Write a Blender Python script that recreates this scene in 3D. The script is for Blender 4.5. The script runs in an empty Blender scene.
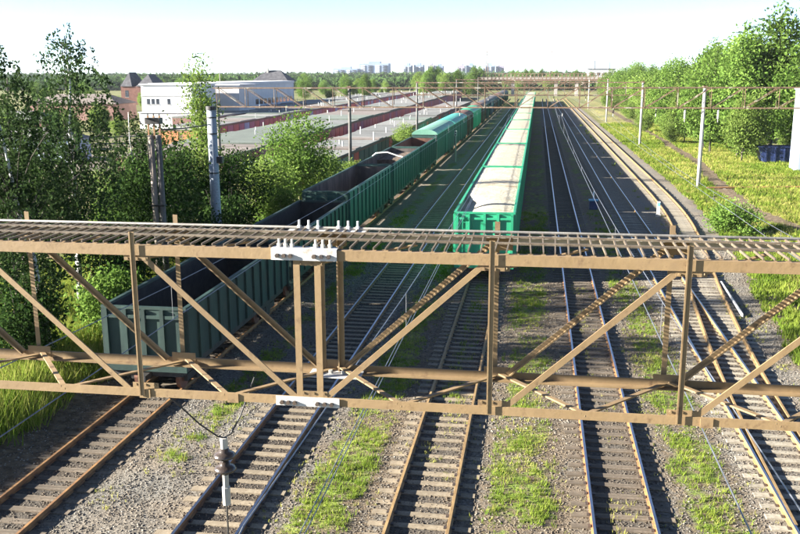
import bpy, math, random
import numpy as np
from mathutils import Vector, Matrix
R = math.radians
random.seed(7); rng = np.random.default_rng(11)
scn = bpy.context.scene
C = scn.collection

# ---------------------------------------------------------------- camera
YAW, PITCH, ROLL = 0.15234, 0.21498, -0.0031
CAM_Z = 11.49
fw = Vector((-math.sin(YAW)*math.cos(PITCH), math.cos(YAW)*math.cos(PITCH), -math.sin(PITCH)))
rt = Vector((math.cos(YAW), math.sin(YAW), 0)); up = rt.cross(fw)
r2 = rt*math.cos(ROLL)+up*math.sin(ROLL); u2 = up*math.cos(ROLL)-rt*math.sin(ROLL)
cam = bpy.data.cameras.new('camera'); co = bpy.data.objects.new('camera', cam); C.objects.link(co)
m = Matrix((r2, u2, -fw)).transposed().to_4x4(); m.translation = (0, 0, CAM_Z)
co.matrix_world = m
cam.sensor_width = 36; cam.lens = 39.86; cam.clip_start = .1; cam.clip_end = 20000
scn.camera = co

# ---------------------------------------------------------------- light
SUN_EL, SUN_AZ = 18.6, 14.0          # the sun is to the left and a little behind the camera
sd = Vector((-math.cos(R(SUN_AZ))*math.cos(R(SUN_EL)), -math.sin(R(SUN_AZ))*math.cos(R(SUN_EL)), math.sin(R(SUN_EL))))
sun = bpy.data.lights.new('sun', 'SUN'); so = bpy.data.objects.new('sun', sun); C.objects.link(so)
so.rotation_euler = sd.to_track_quat('Z', 'Y').to_euler(); so.location = sd*200
sun.energy = 5.0; sun.angle = R(.5); sun.color = (1, .94, .84)
w = bpy.data.worlds.new('World'); scn.world = w; w.use_nodes = True
nt = w.node_tree; nt.nodes.clear()
sky = nt.nodes.new('ShaderNodeTexSky'); sky.sky_type = 'NISHITA'; sky.sun_disc = False
sky.sun_elevation = R(SUN_EL); sky.sun_rotation = math.atan2(sd.x, sd.y)
sky.air_density = .42; sky.dust_density = .1; sky.ozone_density = 1.0
bg = nt.nodes.new('ShaderNodeBackground'); bg.inputs[1].default_value = .05
ow = nt.nodes.new('ShaderNodeOutputWorld')
nt.links.new(sky.outputs[0], bg.inputs[0]); nt.links.new(bg.outputs[0], ow.inputs[0])
scn.view_settings.view_transform = 'Standard'; scn.view_settings.look = 'None'
scn.view_settings.exposure = 2.72; scn.view_settings.gamma = 1

# ---------------------------------------------------------------- materials
def nodes(name):
    m = bpy.data.materials.new(name); m.use_nodes = True
    n = m.node_tree.nodes; b = n['Principled BSDF']
    return m, m.node_tree, n, m.node_tree.links, b
def noise(t, scale, detail=6, coord='Object', rough=.6, stretch=None):
    n = t.nodes
    tc = n.new('ShaderNodeTexCoord'); x = n.new('ShaderNodeTexNoise')
    x.inputs['Scale'].default_value = scale; x.inputs['Detail'].default_value = detail; x.inputs['Roughness'].default_value = rough
    src = tc.outputs[coord]
    if stretch:
        mp = n.new('ShaderNodeMapping'); mp.inputs['Scale'].default_value = stretch
        t.links.new(src, mp.inputs[0]); src = mp.outputs[0]
    t.links.new(src, x.inputs['Vector'])
    return x.outputs['Fac']
def ramp(t, fac, stops):
    r = t.nodes.new('ShaderNodeValToRGB'); e = r.color_ramp.elements
    e[0].position, e[0].color = stops[0][0], (*stops[0][1], 1)
    e[1].position, e[1].color = stops[-1][0], (*stops[-1][1], 1)
    for p, c in stops[1:-1]:
        k = e.new(p); k.color = (*c, 1)
    t.links.new(fac, r.inputs[0]); return r.outputs[0]
def mixc(t, fac, a, b, mode='MIX'):
    x = t.nodes.new('ShaderNodeMix'); x.data_type = 'RGBA'; x.blend_type = mode
    for s, v in ((x.inputs[0], fac), (x.inputs[6], a), (x.inputs[7], b)):
        if hasattr(v, 'links') or hasattr(v, 'is_linked'): t.links.new(v, s)
        elif isinstance(v, (int, float)): s.default_value = v
        else: s.default_value = (*v, 1)
    return x.outputs[2]
def bump(t, b, fac, strength=.4, dist=.02):
    x = t.nodes.new('ShaderNodeBump'); x.inputs['Strength'].default_value = strength; x.inputs['Distance'].default_value = dist
    t.links.new(fac, x.inputs['Height']); t.links.new(x.outputs[0], b.inputs['Normal'])
def worn(name, c1, c2, scale=3., rough=.75, c3=None, metal=0., stretch=None, lo=.42, hi=.62, bs=.25, bd=.01, rust=None, rscale=1.3, rlo=.58, rhi=.68):
    c1, c2, c3, rust = [None if c is None else tuple(x*.74 for x in c) for c in (c1, c2, c3, rust)]
    m, t, n, l, b = nodes(name)
    f = noise(t, scale, 8, stretch=stretch)
    col = ramp(t, f, [(lo, c1), (hi, c2)])
    if c3: col = mixc(t, ramp(t, noise(t, scale*6, 5), [(.4, (0, 0, 0)), (.65, (1, 1, 1))]), col, c3)
    if rust: col = mixc(t, ramp(t, noise(t, rscale, 9, rough=.7, stretch=stretch), [(rlo, (0, 0, 0)), (rhi, (1, 1, 1))]), col, rust)
    oi = n.new('ShaderNodeObjectInfo')
    hs = n.new('ShaderNodeHueSaturation'); l.new(col, hs.inputs['Color'])
    mr = n.new('ShaderNodeMapRange'); mr.inputs[3].default_value = .86; mr.inputs[4].default_value = 1.14
    l.new(oi.outputs['Random'], mr.inputs[0]); l.new(mr.outputs[0], hs.inputs['Value'])
    l.new(hs.outputs[0], b.inputs['Base Color'])
    b.inputs['Roughness'].default_value = rough; b.inputs['Metallic'].default_value = metal
    bump(t, b, noise(t, scale*8, 4), bs, bd)
    return m
def leafmat(name, a, bcol, trans=.35):
    a = tuple(x*.8 for x in a); bcol = tuple(x*.8 for x in bcol)
    m = bpy.data.materials.new(name); m.use_nodes = True; t = m.node_tree; n = t.nodes; n.clear(); l = t.links
    at = n.new('ShaderNodeAttribute'); at.attribute_name = 'tint'
    col = mixc(t, at.outputs['Fac'], a, bcol)
    oi = n.new('ShaderNodeObjectInfo'); hs = n.new('ShaderNodeHueSaturation'); l.new(col, hs.inputs['Color'])
    mr = n.new('ShaderNodeMapRange'); mr.inputs[3].default_value = .75; mr.inputs[4].default_value = 1.2
    l.new(oi.outputs['Random'], mr.inputs[0]); l.new(mr.outputs[0], hs.inputs['Value'])
    d = n.new('ShaderNodeBsdfDiffuse'); tr = n.new('ShaderNodeBsdfTranslucent'); mx = n.new('ShaderNodeMixShader')
    l.new(hs.outputs[0], d.inputs[0]); l.new(hs.outputs[0], tr.inputs[0]); mx.inputs[0].default_value = trans
    o = n.new('ShaderNodeOutputMaterial'); l.new(d.outputs[0], mx.inputs[1]); l.new(tr.outputs[0], mx.inputs[2]); l.new(mx.outputs[0], o.inputs[0])
    return m

M = {}
M['tan_steel'] = worn('tan_steel', (.235, .155, .07), (.315, .215, .105), 1.6, .65, c3=(.27, .18, .09), rust=(.10, .05, .025), rscale=9, rlo=.56, rhi=.74, bs=.3, lo=.35, hi=.68)
M['brown_steel'] = worn('brown_steel', (.30, .15, .06), (.40, .22, .09), 5, .65, rust=(.15, .06, .025), rscale=5)
M['rod_steel'] = worn('rod_steel', (.12, .09, .06), (.20, .16, .11), 5, .6)
M['grey_steel'] = worn('grey_steel', (.42, .41, .37), (.52, .50, .45), 5, .55)
M['pipe_steel'] = worn('pipe_steel', (.26, .24, .21), (.36, .34, .30), 5, .55)
M['white_paint'] = worn('white_paint', (.54, .54, .53), (.66, .66, .64), 6, .5, rust=(.34, .24, .14), rscale=9, rlo=.56, rhi=.74)
M['dark_bolt'] = worn('dark_bolt', (.05, .04, .035), (.10, .07, .05), 9, .5)
M['rust_gantry'] = worn('rust_gantry', (.16, .095, .06), (.25, .16, .095), 3, .7, rust=(.45, .40, .32), rscale=.6, rlo=.55, rhi=.6)
M['concrete'] = worn('concrete', (.46, .45, .42), (.58, .56, .52), 2, .85, c3=(.4, .38, .34), stretch=(1, 1, .25))
M['blue_concrete'] = worn('blue_concrete', (.25, .29, .34), (.36, .40, .45), 2, .8, c3=(.2, .23, .27), stretch=(1, 1, .3))
M['dark_concrete'] = worn('dark_concrete', (.10, .095, .09), (.16, .15, .14), 2, .85)
M['mid_concrete'] = worn('mid_concrete', (.36, .33, .30), (.5, .46, .42), 2, .85, stretch=(1, 1, .3))
M['post_brown'] = worn('post_brown', (.26, .21, .17), (.36, .30, .25), 2, .85, stretch=(1, 1, .3))
M['black_iron'] = worn('black_iron', (.02, .02, .02), (.045, .04, .035), 5, .6)
M['rail_shiny'] = worn('rail_shiny', (.55, .56, .6), (.65, .66, .7), 2, .28, metal=1.)
M['rail_rust'] = worn('rail_rust', (.20, .10, .04), (.32, .17, .06), 3, .7)
M['rail_ochre'] = worn('rail_ochre', (.27, .17, .07), (.36, .235, .10), 3, .65)
M['sleeper_wood'] = worn('sleeper_wood', (.12, .095, .065), (.22, .175, .125), 2.5, .9, c3=(.12, .09, .06), stretch=(.5, 3, 3))
M['sleeper_tan'] = worn('sleeper_tan', (.24, .195, .13), (.36, .30, .21), 2.5, .9, c3=(.22, .17, .11))
M['sleeper_pale'] = worn('sleeper_pale', (.22, .19, .14), (.34, .30, .23), 2.5, .9, c3=(.4, .36, .28))
M['stone'] = worn('stone', (.22, .205, .18), (.44, .42, .38), .9, .95, lo=.3, hi=.7)
M['green_dark'] = worn('green_dark', (.009, .032, .026), (.024, .06, .048), 1.2, .6, rust=(.10, .06, .035), rscale=.9, stretch=(1, 1, .35), rlo=.6, rhi=.72)
M['green_teal'] = worn('green_teal', (.014, .056, .045), (.03, .092, .073), 1.2, .6, rust=(.10, .06, .035), rscale=.8, stretch=(1, 1, .35), rlo=.64, rhi=.75)
M['green_bright'] = worn('green_bright', (.022, .34, .17), (.032, .43, .22), 1.2, .5, rust=(.10, .12, .06), rscale=.8, stretch=(1, 1, .4), rlo=.66, rhi=.75)
M['roof_mint'] = worn('roof_mint', (.14, .32, .23), (.20, .40, .30), .6, .55)
M['roof_teal'] = worn('roof_teal', (.06, .36, .29), (.09, .43, .36), .6, .5)
M['wagon_rust'] = worn('wagon_rust', (.12, .05, .03), (.20, .085, .05), 1.2, .75)
M['wagon_inside'] = worn('wagon_inside', (.05, .042, .04), (.13, .11, .10), 1.1, .85, stretch=(1, 1, .4))
M['dark_inside_shade'] = worn('dark_inside_shade', (.012, .012, .012), (.03, .028, .026), 3, .9)  # black wagon lining: dark paint with the deep inner shade put into it
M['scrap'] = worn('scrap', (.10, .07, .05), (.22, .16, .11), 3, .9, bs=1., bd=.1)
M['sand'] = worn('sand', (.46, .41, .30), (.56, .51, .40), .8, .95, c3=(.42, .37, .27), rust=(.32, .24, .14), rscale=.35, stretch=(.6, 1.6, 1), bs=.8, bd=.06, rlo=.57, rhi=.64)
M['bark'] = worn('bark', (.06, .05, .04), (.12, .10, .08), 6, .9, stretch=(1, 1, .3))
M['birch_bark'] = worn('birch_bark', (.62, .62, .60), (.72, .72, .70), 3, .8, rust=(.04, .04, .04), rscale=4, stretch=(1, 1, 3), rlo=.56, rhi=.6)
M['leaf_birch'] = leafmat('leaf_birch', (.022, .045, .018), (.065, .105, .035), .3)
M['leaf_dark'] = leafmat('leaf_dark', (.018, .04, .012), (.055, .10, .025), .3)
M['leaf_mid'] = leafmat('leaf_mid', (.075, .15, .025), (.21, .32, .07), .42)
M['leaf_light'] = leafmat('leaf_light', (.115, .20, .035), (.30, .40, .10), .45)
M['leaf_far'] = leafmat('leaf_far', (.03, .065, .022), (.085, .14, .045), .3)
M['grass'] = leafmat('grass', (.12, .21, .025), (.33, .40, .07), .45)
M['grass_dry'] = leafmat('grass_dry', (.24, .27, .05), (.50, .47, .15), .45)
M['white_wall'] = worn('white_wall', (.66, .67, .68), (.76, .76, .76), .3, .9)
M['tower_panel'] = worn('tower_panel', (.38, .45, .55), (.48, .54, .62), .6, .7, rust=(.25, .22, .2), rscale=1.5, rlo=.6, rhi=.75, stretch=(1, 1, .25))
M['blue_wall'] = worn('blue_wall', (.45, .55, .66), (.55, .63, .72), .3, .9)
M['pale_roof'] = worn('pale_roof', (.66, .67, .68), (.74, .74, .74), .2, .8)
M['glass_dark'] = worn('glass_dark', (.03, .035, .045), (.06, .07, .09), 1, .15)
M['garage_wall'] = worn('garage_wall', (.22, .12, .10), (.30, .17, .14), .5, .9)
M['edge_concrete'] = worn('edge_concrete', (.34, .33, .31), (.44, .43, .40), .5, .9)
for k, a in dict(maroon=(.38, .055, .07), plum=(.30, .07, .15), red=(.52, .07, .05), orange=(.42, .17, .06), blue=(.25, .30, .5), teal=(.10, .20, .18), deep=(.05, .09, .08)).items():
    M['door_'+k] = worn('door_'+k, a, tuple(x*1.35 for x in a), .8, .6)
for k, a in dict(grey=(.42, .43, .41), green=(.34, .41, .34), pink=(.46, .38, .33), pale=(.52, .52, .49)).items():
    M['roof_'+k] = worn('roof_'+k, tuple(x*.32 for x in a), tuple(x*.52 for x in a), .35, .9, c3=tuple(x*.34 for x in a), lo=.35, hi=.65)
M['red_brick'] = worn('red_brick', (.13, .055, .04), (.18, .08, .06), .8, .9)
M['slate'] = worn('slate', (.05, .05, .06), (.09, .09, .10), .8, .8)
M['blue_paint'] = worn('blue_paint', (.015, .03, .10), (.025, .045, .15), 2, .5)
M['tower_haze_blue'] = worn('tower_haze_blue', (.26, .34, .48), (.32, .40, .53), .02, .9)  # blue of distant haze put into the block colour
M['tower_pink'] = worn('tower_pink', (.36, .33, .42), (.42, .38, .47), .02, .9)
M['porcelain'] = worn('porcelain', (.045, .035, .03), (.075, .055, .045), 6, .25)
M['wire'] = worn('wire', (.17, .18, .20), (.25, .26, .29), 3, .4, metal=.6)
M['cyan_paint'] = worn('cyan_paint', (.15, .5, .7), (.2, .6, .8), 3, .5)

# ---------------------------------------------------------------- mesh helpers
class MB:
    def __init__(s): s.v = []; s.f = []
    def add(s, vs, fs):
        o = len(s.v); s.v += [tuple(v) for v in vs]; s.f += [tuple(i+o for i in f) for f in fs]; return s
    def box(s, x0, x1, y0, y1, z0, z1):
        return s.add([(x, y, z) for z in (z0, z1) for y in (y0, y1) for x in (x0, x1)],
                     [(0, 2, 3, 1), (4, 5, 7, 6), (0, 1, 5, 4), (2, 6, 7, 3), (0, 4, 6, 2), (1, 3, 7, 5)])
    def bar(s, p0, p1, w_, h_, upv=(0, 0, 1)):
        p0 = Vector(p0); p1 = Vector(p1); d = (p1-p0).normalized(); u = Vector(upv)
        a = d.cross(u)
        if a.length < 1e-4: a = d.cross(Vector((1, 0, 0)))
        a.normalize(); b = a.cross(d)
        vs = [p+a*(i*w_/2)+b*(j*h_/2) for p in (p0, p1) for i, j in ((-1, -1), (1, -1), (1, 1), (-1, 1))]
        return s.add(vs, [(0, 1, 2, 3), (7, 6, 5, 4), (0, 4, 5, 1), (1, 5, 6, 2), (2, 6, 7, 3), (3, 7, 4, 0)])
    def ell(s, p0, p1, f1, f2, w1, w2, t):
        """angle section: leg along f1 (width w1), leg along f2 (width w2), heel on the line p0-p1"""
        p0 = Vector(p0); p1 = Vector(p1); a = Vector(f1); b = Vector(f2)
        prof = [(0, 0), (w1, 0), (w1, t), (t, t), (t, w2), (0, w2)]
        vs = [p+a*i+b*j for p in (p0, p1) for i, j in prof]
        fs = [(0, 1, 2, 3, 4, 5), (11, 10, 9, 8, 7, 6)]+[(i, i+6, (i+1) % 6+6, (i+1) % 6) for i in range(6)]
        return s.add(vs, fs)
    def tube(s, pts, r, n=6, cap=True):
        pts = [Vector(p) for p in pts]; rs = r if isinstance(r, (list, tuple)) else [r]*len(pts)
        o = len(s.v)
        for i, p in enumerate(pts):
            d = (pts[min(i+1, len(pts)-1)]-pts[max(i-1, 0)]).normalized()
            a = d.cross(Vector((0, 0, 1)))
            if a.length < 1e-3: a = d.cross(Vector((0, 1, 0)))
            a.normalize(); b = a.cross(d)
            s.v += [tuple(p+a*(rs[i]*math.cos(2*math.pi*k/n))+b*(rs[i]*math.sin(2*math.pi*k/n))) for k in range(n)]
        for i in range(len(pts)-1):
            for k in range(n):
                q = (k+1) % n; s.f.append((o+i*n+k, o+i*n+q, o+i*n+n+q, o+i*n+n+k))
        if cap:
            s.f.append(tuple(o+k for k in reversed(range(n)))); e = o+(len(pts)-1)*n; s.f.append(tuple(e+k for k in range(n)))
        return s
    def prism_y(s, prof, y0, y1):
        n = len(prof)
        return s.add([(x, y, z) for y in (y0, y1) for x, z in prof],
                     [tuple(range(n)), tuple(n+i for i in reversed(range(n)))]+[((i+1) % n, i, i+n, (i+1) % n+n) for i in range(n)])
    def data(s, name):
        me = bpy.data.meshes.new(name); me.from_pydata(s.v, [], s.f); me.update(); return me
    def build(s, name, mat, parent=None, smooth=False, loc=None):
        return link(name, s.data(name), mat, parent, smooth, loc)
def link(name, me, mat=None, parent=None, smooth=False, loc=None):
    if mat is not None and not me.materials: me.materials.append(M[mat] if isinstance(mat, str) else mat)
    if smooth: me.polygons.foreach_set('use_smooth', [True]*len(me.polygons))
    o = bpy.data.objects.new(name, me); C.objects.link(o)
    if parent: o.parent = parent
    if loc: o.location = loc
    return o
def tag(o, label=None, cat=None, group=None, kind=None):
    if label: o['label'] = label
    if cat: o['category'] = cat
    if group: o['group'] = group
    if kind: o['kind'] = kind
    return o
def thing(name, label, cat, loc=(0, 0, 0), group=None, rz=0, scale=1):
    o = bpy.data.objects.new(name, None); C.objects.link(o); o.location = loc; o.rotation_euler = (0, 0, rz)
    o.scale = (scale,)*3 if isinstance(scale, (int, float)) else scale
    return tag(o, label, cat, group)
def kids(o): return KIDS.get(o.name, [])
KIDS = {}
def remember():
    KIDS.clear()
    for o in C.objects:
        if o.parent: KIDS.setdefault(o.parent.name, []).append(o)
def dup(o, loc=None, rz=None, scale=None, label=None, group=None, parent=None):
    c = o.copy(); C.objects.link(c)
    if parent: c.parent = parent
    if loc is not None: c.location = loc
    if rz is not None: c.rotation_euler = (0, 0, rz)
    if scale is not None: c.scale = (scale,)*3 if isinstance(scale, (int, float)) else scale
    if label: c['label'] = label
    if group: c['group'] = group
    for ch in kids(o): dup(ch, parent=c)
    return c
def soup(name, V, F, mat, tint=None, parent=None, smooth=False):
    """big mesh from numpy arrays: V (n,3), F (m,k)"""
    me = bpy.data.meshes.new(name); n, k = F.shape
    me.vertices.add(len(V)); me.vertices.foreach_set('co', np.ascontiguousarray(V, dtype=np.float32).ravel())
    me.loops.add(n*k); me.loops.foreach_set('vertex_index', np.ascontiguousarray(F, dtype=np.int32).ravel())
    me.polygons.add(n); me.polygons.foreach_set('loop_start', np.arange(0, n*k, k, dtype=np.int32))
    me.update(calc_edges=True)
    if tint is not None:
        a = me.attributes.new('tint', 'FLOAT', 'POINT'); a.data.foreach_set('value', np.ascontiguousarray(tint, dtype=np.float32))
    me.materials.append(M[mat])
    if smooth: me.polygons.foreach_set('use_smooth', [True]*n)
    if parent == 'mesh': return me
    return link(name, me, None, parent)
def sstep(a, b, x):
    t = np.clip((x-a)/(b-a), 0, 1); return t*t*(3-2*t)
ORD = 'first second third fourth fifth sixth seventh eighth ninth tenth eleventh twelfth thirteenth fourteenth fifteenth sixteenth seventeenth eighteenth nineteenth twentieth'.split()

# ---------------------------------------------------------------- value noise for masks
_tab = rng.random((256, 256))
def vnoise(x, y):
    xi = np.floor(x).astype(int); yi = np.floor(y).astype(int); fx = x-xi; fy = y-yi
    fx = fx*fx*(3-2*fx); fy = fy*fy*(3-2*fy)
    g = lambda a, b: _tab[a % 256, b % 256]
    return (g(xi, yi)*(1-fx)+g(xi+1, yi)*fx)*(1-fy)+(g(xi, yi+1)*(1-fx)+g(xi+1, yi+1)*fx)*fy
def fbm(x, y, o=4):
    s = 0; a = .5
    for i in range(o): s = s+a*vnoise(x*2**i+17*i, y*2**i+31*i); a *= .5
    return s/(1-.5**o)

# ---------------------------------------------------------------- layout
TR = {'siding': -13.45, 'second': -7.98, 'gravel': -2.73, 'fourth': 2.54, 'fifth': 7.60}
CP = [(12, 7.6), (20, 7.6), (26, 7.72), (31, 7.9), (36, 8.2), (41, 8.58), (46, 8.98), (52, 9.58), (58, 10.22), (64, 10.80), (70, 11.3), (77, 11.64), (86, 11.8), (100, 11.85), (500, 11.85)]
_cy = np.array([p[0] for p in CP], float); _cx = np.array([p[1] for p in CP], float)
def branch(y): return np.interp(y, _cy, _cx)
def left_edge(y):   # where the bank on the left starts
    return -16.1-.5*np.sin(y*.13)
def gz(x, y):
    """height of the terrain"""
    x = np.asarray(x, float); y = np.asarray(y, float)
    z = .55*sstep(0, 2.2, left_edge(y)-x)*(1-sstep(75, 100, y))
    z = z+.25*sstep(15.5, 19, x)*(1-sstep(250, 350, y))
    offtrack = sstep(1.7, 2.3, np.abs(x-TR['second']))*sstep(1.7, 2.3, np.abs(x-TR['siding']))*sstep(1.7, 2.3, np.abs(x-TR['gravel']))*sstep(1.7, 2.3, np.abs(x-TR['fourth']))*sstep(1.7, 2.3, np.abs(x-TR['fifth']))*sstep(1.7, 2.3, np.abs(x-branch(y)))
    z = z+offtrack*(fbm(x*.7, y*.7, 3)-.5)*.16
    return z
def path_x(y): return np.interp(y, [40, 62, 76, 95, 117, 161, 260, 500], [26, 20.5, 17.9, 18.6, 20.4, 21.2, 22, 23])
def grass_mask(x, y):
    n = fbm(x*.55, y*.35, 4); n2 = fbm(x*1.7+50, y*1.3, 3)
    def strip(c, hw, soft=.5, amt=1.): return amt*(1-sstep(hw-soft, hw+soft, np.abs(x-c)))
    g = np.zeros_like(x)
    g = np.maximum(g, sstep(0, .9, left_edge(y)-x)*(1-sstep(90, 120, y))*1.3)          # left bank
    g = np.maximum(g, strip(-10.6, .75, .5, .85)*sstep(21, 24, y))                       # between siding and second track
    g = np.maximum(g, strip(-5.3, 1.0, .6, .92)*(1-sstep(70, 90, y)))
    g = np.maximum(g, strip(-4.9, .5, .5, .8))
    g = np.maximum(g, strip(-.15, 1.2, .8, .84))
    g = np.maximum(g, strip(-2.73, .6, .4, .78)*sstep(27, 31, y))                        # weeds in the gravel train's track
    g = np.maximum(g, strip(5.0, 1.0, .7, .92)*(1-sstep(48, 75, y)*.1)); g = np.maximum(g, strip(.0, 1.2, .6, .9)*sstep(45, 60, y))
    g = np.maximum(g, sstep(.2, 1.3, x-(branch(y)+1.6))*1.25)                        # right meadow
    g = np.maximum(g, strip(9.75, .3, .3, .62)*sstep(66, 80, y))
    far = sstep(100, 130, y)*(x < -17)*.75
    g = np.maximum(g, far)
    pth = 1-sstep(.35, 1.2, np.abs(x-path_x(y)))
    g = g*(1-.85*pth*(y > 45))
    return np.clip(sstep(.36, .68, g*(.02+.62*n+.62*n2)), 0, 1)
def dry_mask(x, y):
    d = sstep(13.5, 17, x)*sstep(.35, .6, fbm(x*.12+9, y*.09, 3))
    return np.clip(d+.5*sstep(.45, .7, fbm(x*.4+4, y*.3+7, 3)), 0, 1)

# ---------------------------------------------------------------- ground: one sheet to the horizon
def spaced(a, b, step, ext, grow=1.28):
    v = list(np.arange(a, b+1e-6, step)); s = step
    while v[-1] < ext[1]: s *= grow; v.append(v[-1]+s)
    s = step
    while v[0] > ext[0]: s *= grow; v.insert(0, v[0]-s)
    return np.array(v)
gx = spaced(-24, 30, .28, (-2200, 2200)); gy = np.concatenate([spaced(12, 90, .3, (-150, 90)), np.arange(91, 260, 1.0)])
s = 1.0
gyl = list(gy)
while gyl[-1] < 2600: s *= 1.15; gyl.append(gyl[-1]+s)
gy = np.array(gyl)
GX, GY = np.meshgrid(gx, gy); nx, ny = len(gx), len(gy)
GZ = gz(GX, GY)
V = np.stack([GX.ravel(), GY.ravel(), GZ.ravel()], 1)
ii = (np.arange(ny-1)[:, None]*nx+np.arange(nx-1)[None, :]).ravel()
F = np.stack([ii, ii+1, ii+nx+1, ii+nx], 1)
def groundmat():
    m, t, n, l, b = nodes('ground_mix')
    def attr(k):
        a = n.new('ShaderNodeAttribute'); a.attribute_name = k; return a.outputs['Fac']
    ball = ramp(t, noise(t, 9, 3), [(.3, (.06, .053, .042)), (.5, (.125, .115, .097)), (.72, (.24, .225, .195))])
    ball = mixc(t, ramp(t, noise(t, .35, 5), [(.40, (0, 0, 0)), (.6, (1, 1, 1))]), ball, mixc(t, .6, ball, (.16, .12, .08)))
    ball = mixc(t, attr('pale'), ball, mixc(t, .35, ball, (.27, .255, .22)))
    oil_shade = mixc(t, .8, ball, (.04, .032, .025))  # oily track bed, its colour darkened further to deepen the shade
    ball = mixc(t, attr('oil_shade'), ball, oil_shade)
    soil = ramp(t, noise(t, 3, 6), [(.35, (.07, .05, .03)), (.65, (.17, .13, .085))])
    grs = ramp(t, noise(t, 5, 5), [(.3, (.06, .10, .016)), (.55, (.13, .18, .03)), (.75, (.21, .23, .06))])
    dry = ramp(t, noise(t, 1.2, 6), [(.3, (.19, .22, .045)), (.7, (.36, .33, .11))])
    grs = mixc(t, attr('dry'), grs, dry); grs = mixc(t, ramp(t, noise(t, 2.2, 6), [(.42, (0, 0, 0)), (.58, (1, 1, 1))]), grs, soil)
    nz = ramp(t, noise(t, 6, 5), [(.35, (0, 0, 0)), (.62, (1, 1, 1))])
    def edge(k):   # mask roughened by the noise
        q = n.new('ShaderNodeMath'); q.operation = 'MULTIPLY_ADD'; q.inputs[1].default_value = 2.0
        l.new(attr(k), q.inputs[0])
        h = n.new('ShaderNodeMath'); h.operation = 'SUBTRACT'; l.new(nz, h.inputs[0]); h.inputs[1].default_value = 1.0
        l.new(h.outputs[0], q.inputs[2]); q.use_clamp = True
        return q.outputs[0]
    col = mixc(t, edge('soil'), ball, soil)
    col = mixc(t, edge('grass'), col, grs)
    l.new(col, b.inputs['Base Color']); b.inputs['Roughness'].default_value = .95; b.inputs['Specular IOR Level'].default_value = .2
    bump(t, b, noise(t, 14, 4), .9, .06)
    return m
M['ground'] = groundmat()
gr = soup('ground', V, F, 'ground', smooth=True); tag(gr, kind='structure')
X, Y = V[:, 0], V[:, 1]
g_ = grass_mask(X, Y); far_g = ((np.abs(X) > 60) | (Y > 320)) & ~((X > -75) & (X < -17) & (Y < 460))
g_ = np.where(far_g, .8, g_)
pth = (1-sstep(.3, 1.15, np.abs(X-path_x(Y))))*(Y > 45)*.9
soil = np.maximum(pth, (1-sstep(1.0, 1.8, np.abs(X-(left_edge(Y)+.55))))*.9)
soil = np.maximum(soil, .6*(1-sstep(.8, 1.4, np.abs(X-5.0)))); soil = np.maximum(soil, .55*(1-sstep(1, 1.8, np.abs(X+.1)))); soil = np.maximum(soil, .6*(1-sstep(.8, 1.5, np.abs(X+5))))
soil = np.maximum(soil, .8*sstep(.2, 1.4, X-(branch(Y)+1.6)))
oil_shade = np.zeros_like(X)
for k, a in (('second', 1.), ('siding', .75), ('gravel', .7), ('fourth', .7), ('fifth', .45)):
    oil_shade = np.maximum(oil_shade, a*(1-sstep(.55, 1.15, np.abs(X-TR[k]))))
pale = np.clip((1-sstep(2.2, 3.6, np.abs(X-(branch(Y)-.6))))*.6+.35*(1-sstep(1, 2, np.abs(X+10.8))), 0, 1)
for k, a in (('grass', g_), ('soil', soil), ('oil_shade', oil_shade), ('pale', pale), ('dry', dry_mask(X, Y))):
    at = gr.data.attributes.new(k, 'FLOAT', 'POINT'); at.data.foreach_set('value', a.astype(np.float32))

# ---------------------------------------------------------------- tracks
RAILP = [(-.072, 0), (.072, 0), (.072, .014), (.012, .035), (.012, .125), (.037, .138), (.037, .17), (-.037, .17), (-.037, .138), (-.012, .125), (-.012, .035), (-.072, .014)]
def rail_mesh(fx, ys, z0):
    mb = MB(); n = len(RAILP); ys = list(ys); vs = []
    for y in ys:
        vs += [(fx(y)+px, y, z0+pz) for px, pz in RAILP]
    fs = [(i*n+k, i*n+n+k, i*n+n+(k+1) % n, i*n+(k+1) % n) for i in range(len(ys)-1) for k in range(n)]
    fs += [tuple(range(n)), tuple((len(ys)-1)*n+k for k in reversed(range(n)))]
    return mb.add(vs, fs)
def track(key, fx, ys, sleeper_mat, rail_mat, head_mat, s_range, ext=None, z0=.02, y_far=420):
    root = thing('railway_track', None, None); tag(root, kind='structure')
    for sgn in (-1, 1):
        o = rail_mesh(lambda y: float(fx(y))+sgn*.795, ys, z0).build('rail', rail_mat, root)
        o.data.materials.append(M[head_mat])
        n = len(RAILP)
        for i, p in enumerate(o.data.polygons):
            if i < (len(ys)-1)*n and i % n == 6: p.material_index = 1
    mb = MB().box(-1.35, 1.35, -.125, .125, -.12, .035)
    sl = mb.data('sleeper'); sl.materials.append(M[sleeper_mat])
    y = s_range[0]; far = MB(); fast = MB(); k = 0
    while y < y_far:
        xc = float(fx(y)); wd = 1.
        if ext is not None and y < 56:
            xr = float(ext(y))+1.35; xl = xc-1.35; xc = (xl+xr)/2; wd = (xr-xl)/2.7
        if y < s_range[1]:
            o = link('sleeper', sl, None, root, loc=(xc+random.uniform(-.04, .04), y+random.uniform(-.03, .03), random.uniform(-.022, .012)))
            o.rotation_euler = (0, random.uniform(-.006, .006), random.uniform(-.02, .02)); o.scale = (wd, random.uniform(.85, 1.1), 1)
            for sgn in (-1, 1):
                for s2 in (-1, 1): fast.box(float(fx(y))+sgn*.795+s2*.105-.04, float(fx(y))+sgn*.795+s2*.105+.04, y-.07, y+.07, .03, .062)
        elif y < 200: far.box(xc-1.35, xc+1.35, y-.12, y+.12, -.1, .03)
        y += .62
    if far.v: tag(far.build('distant_sleepers', sleeper_mat, root), kind='stuff')
    tag(fast.build('rail_fastenings', 'dark_bolt', root), kind='stuff')
    return root
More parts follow.
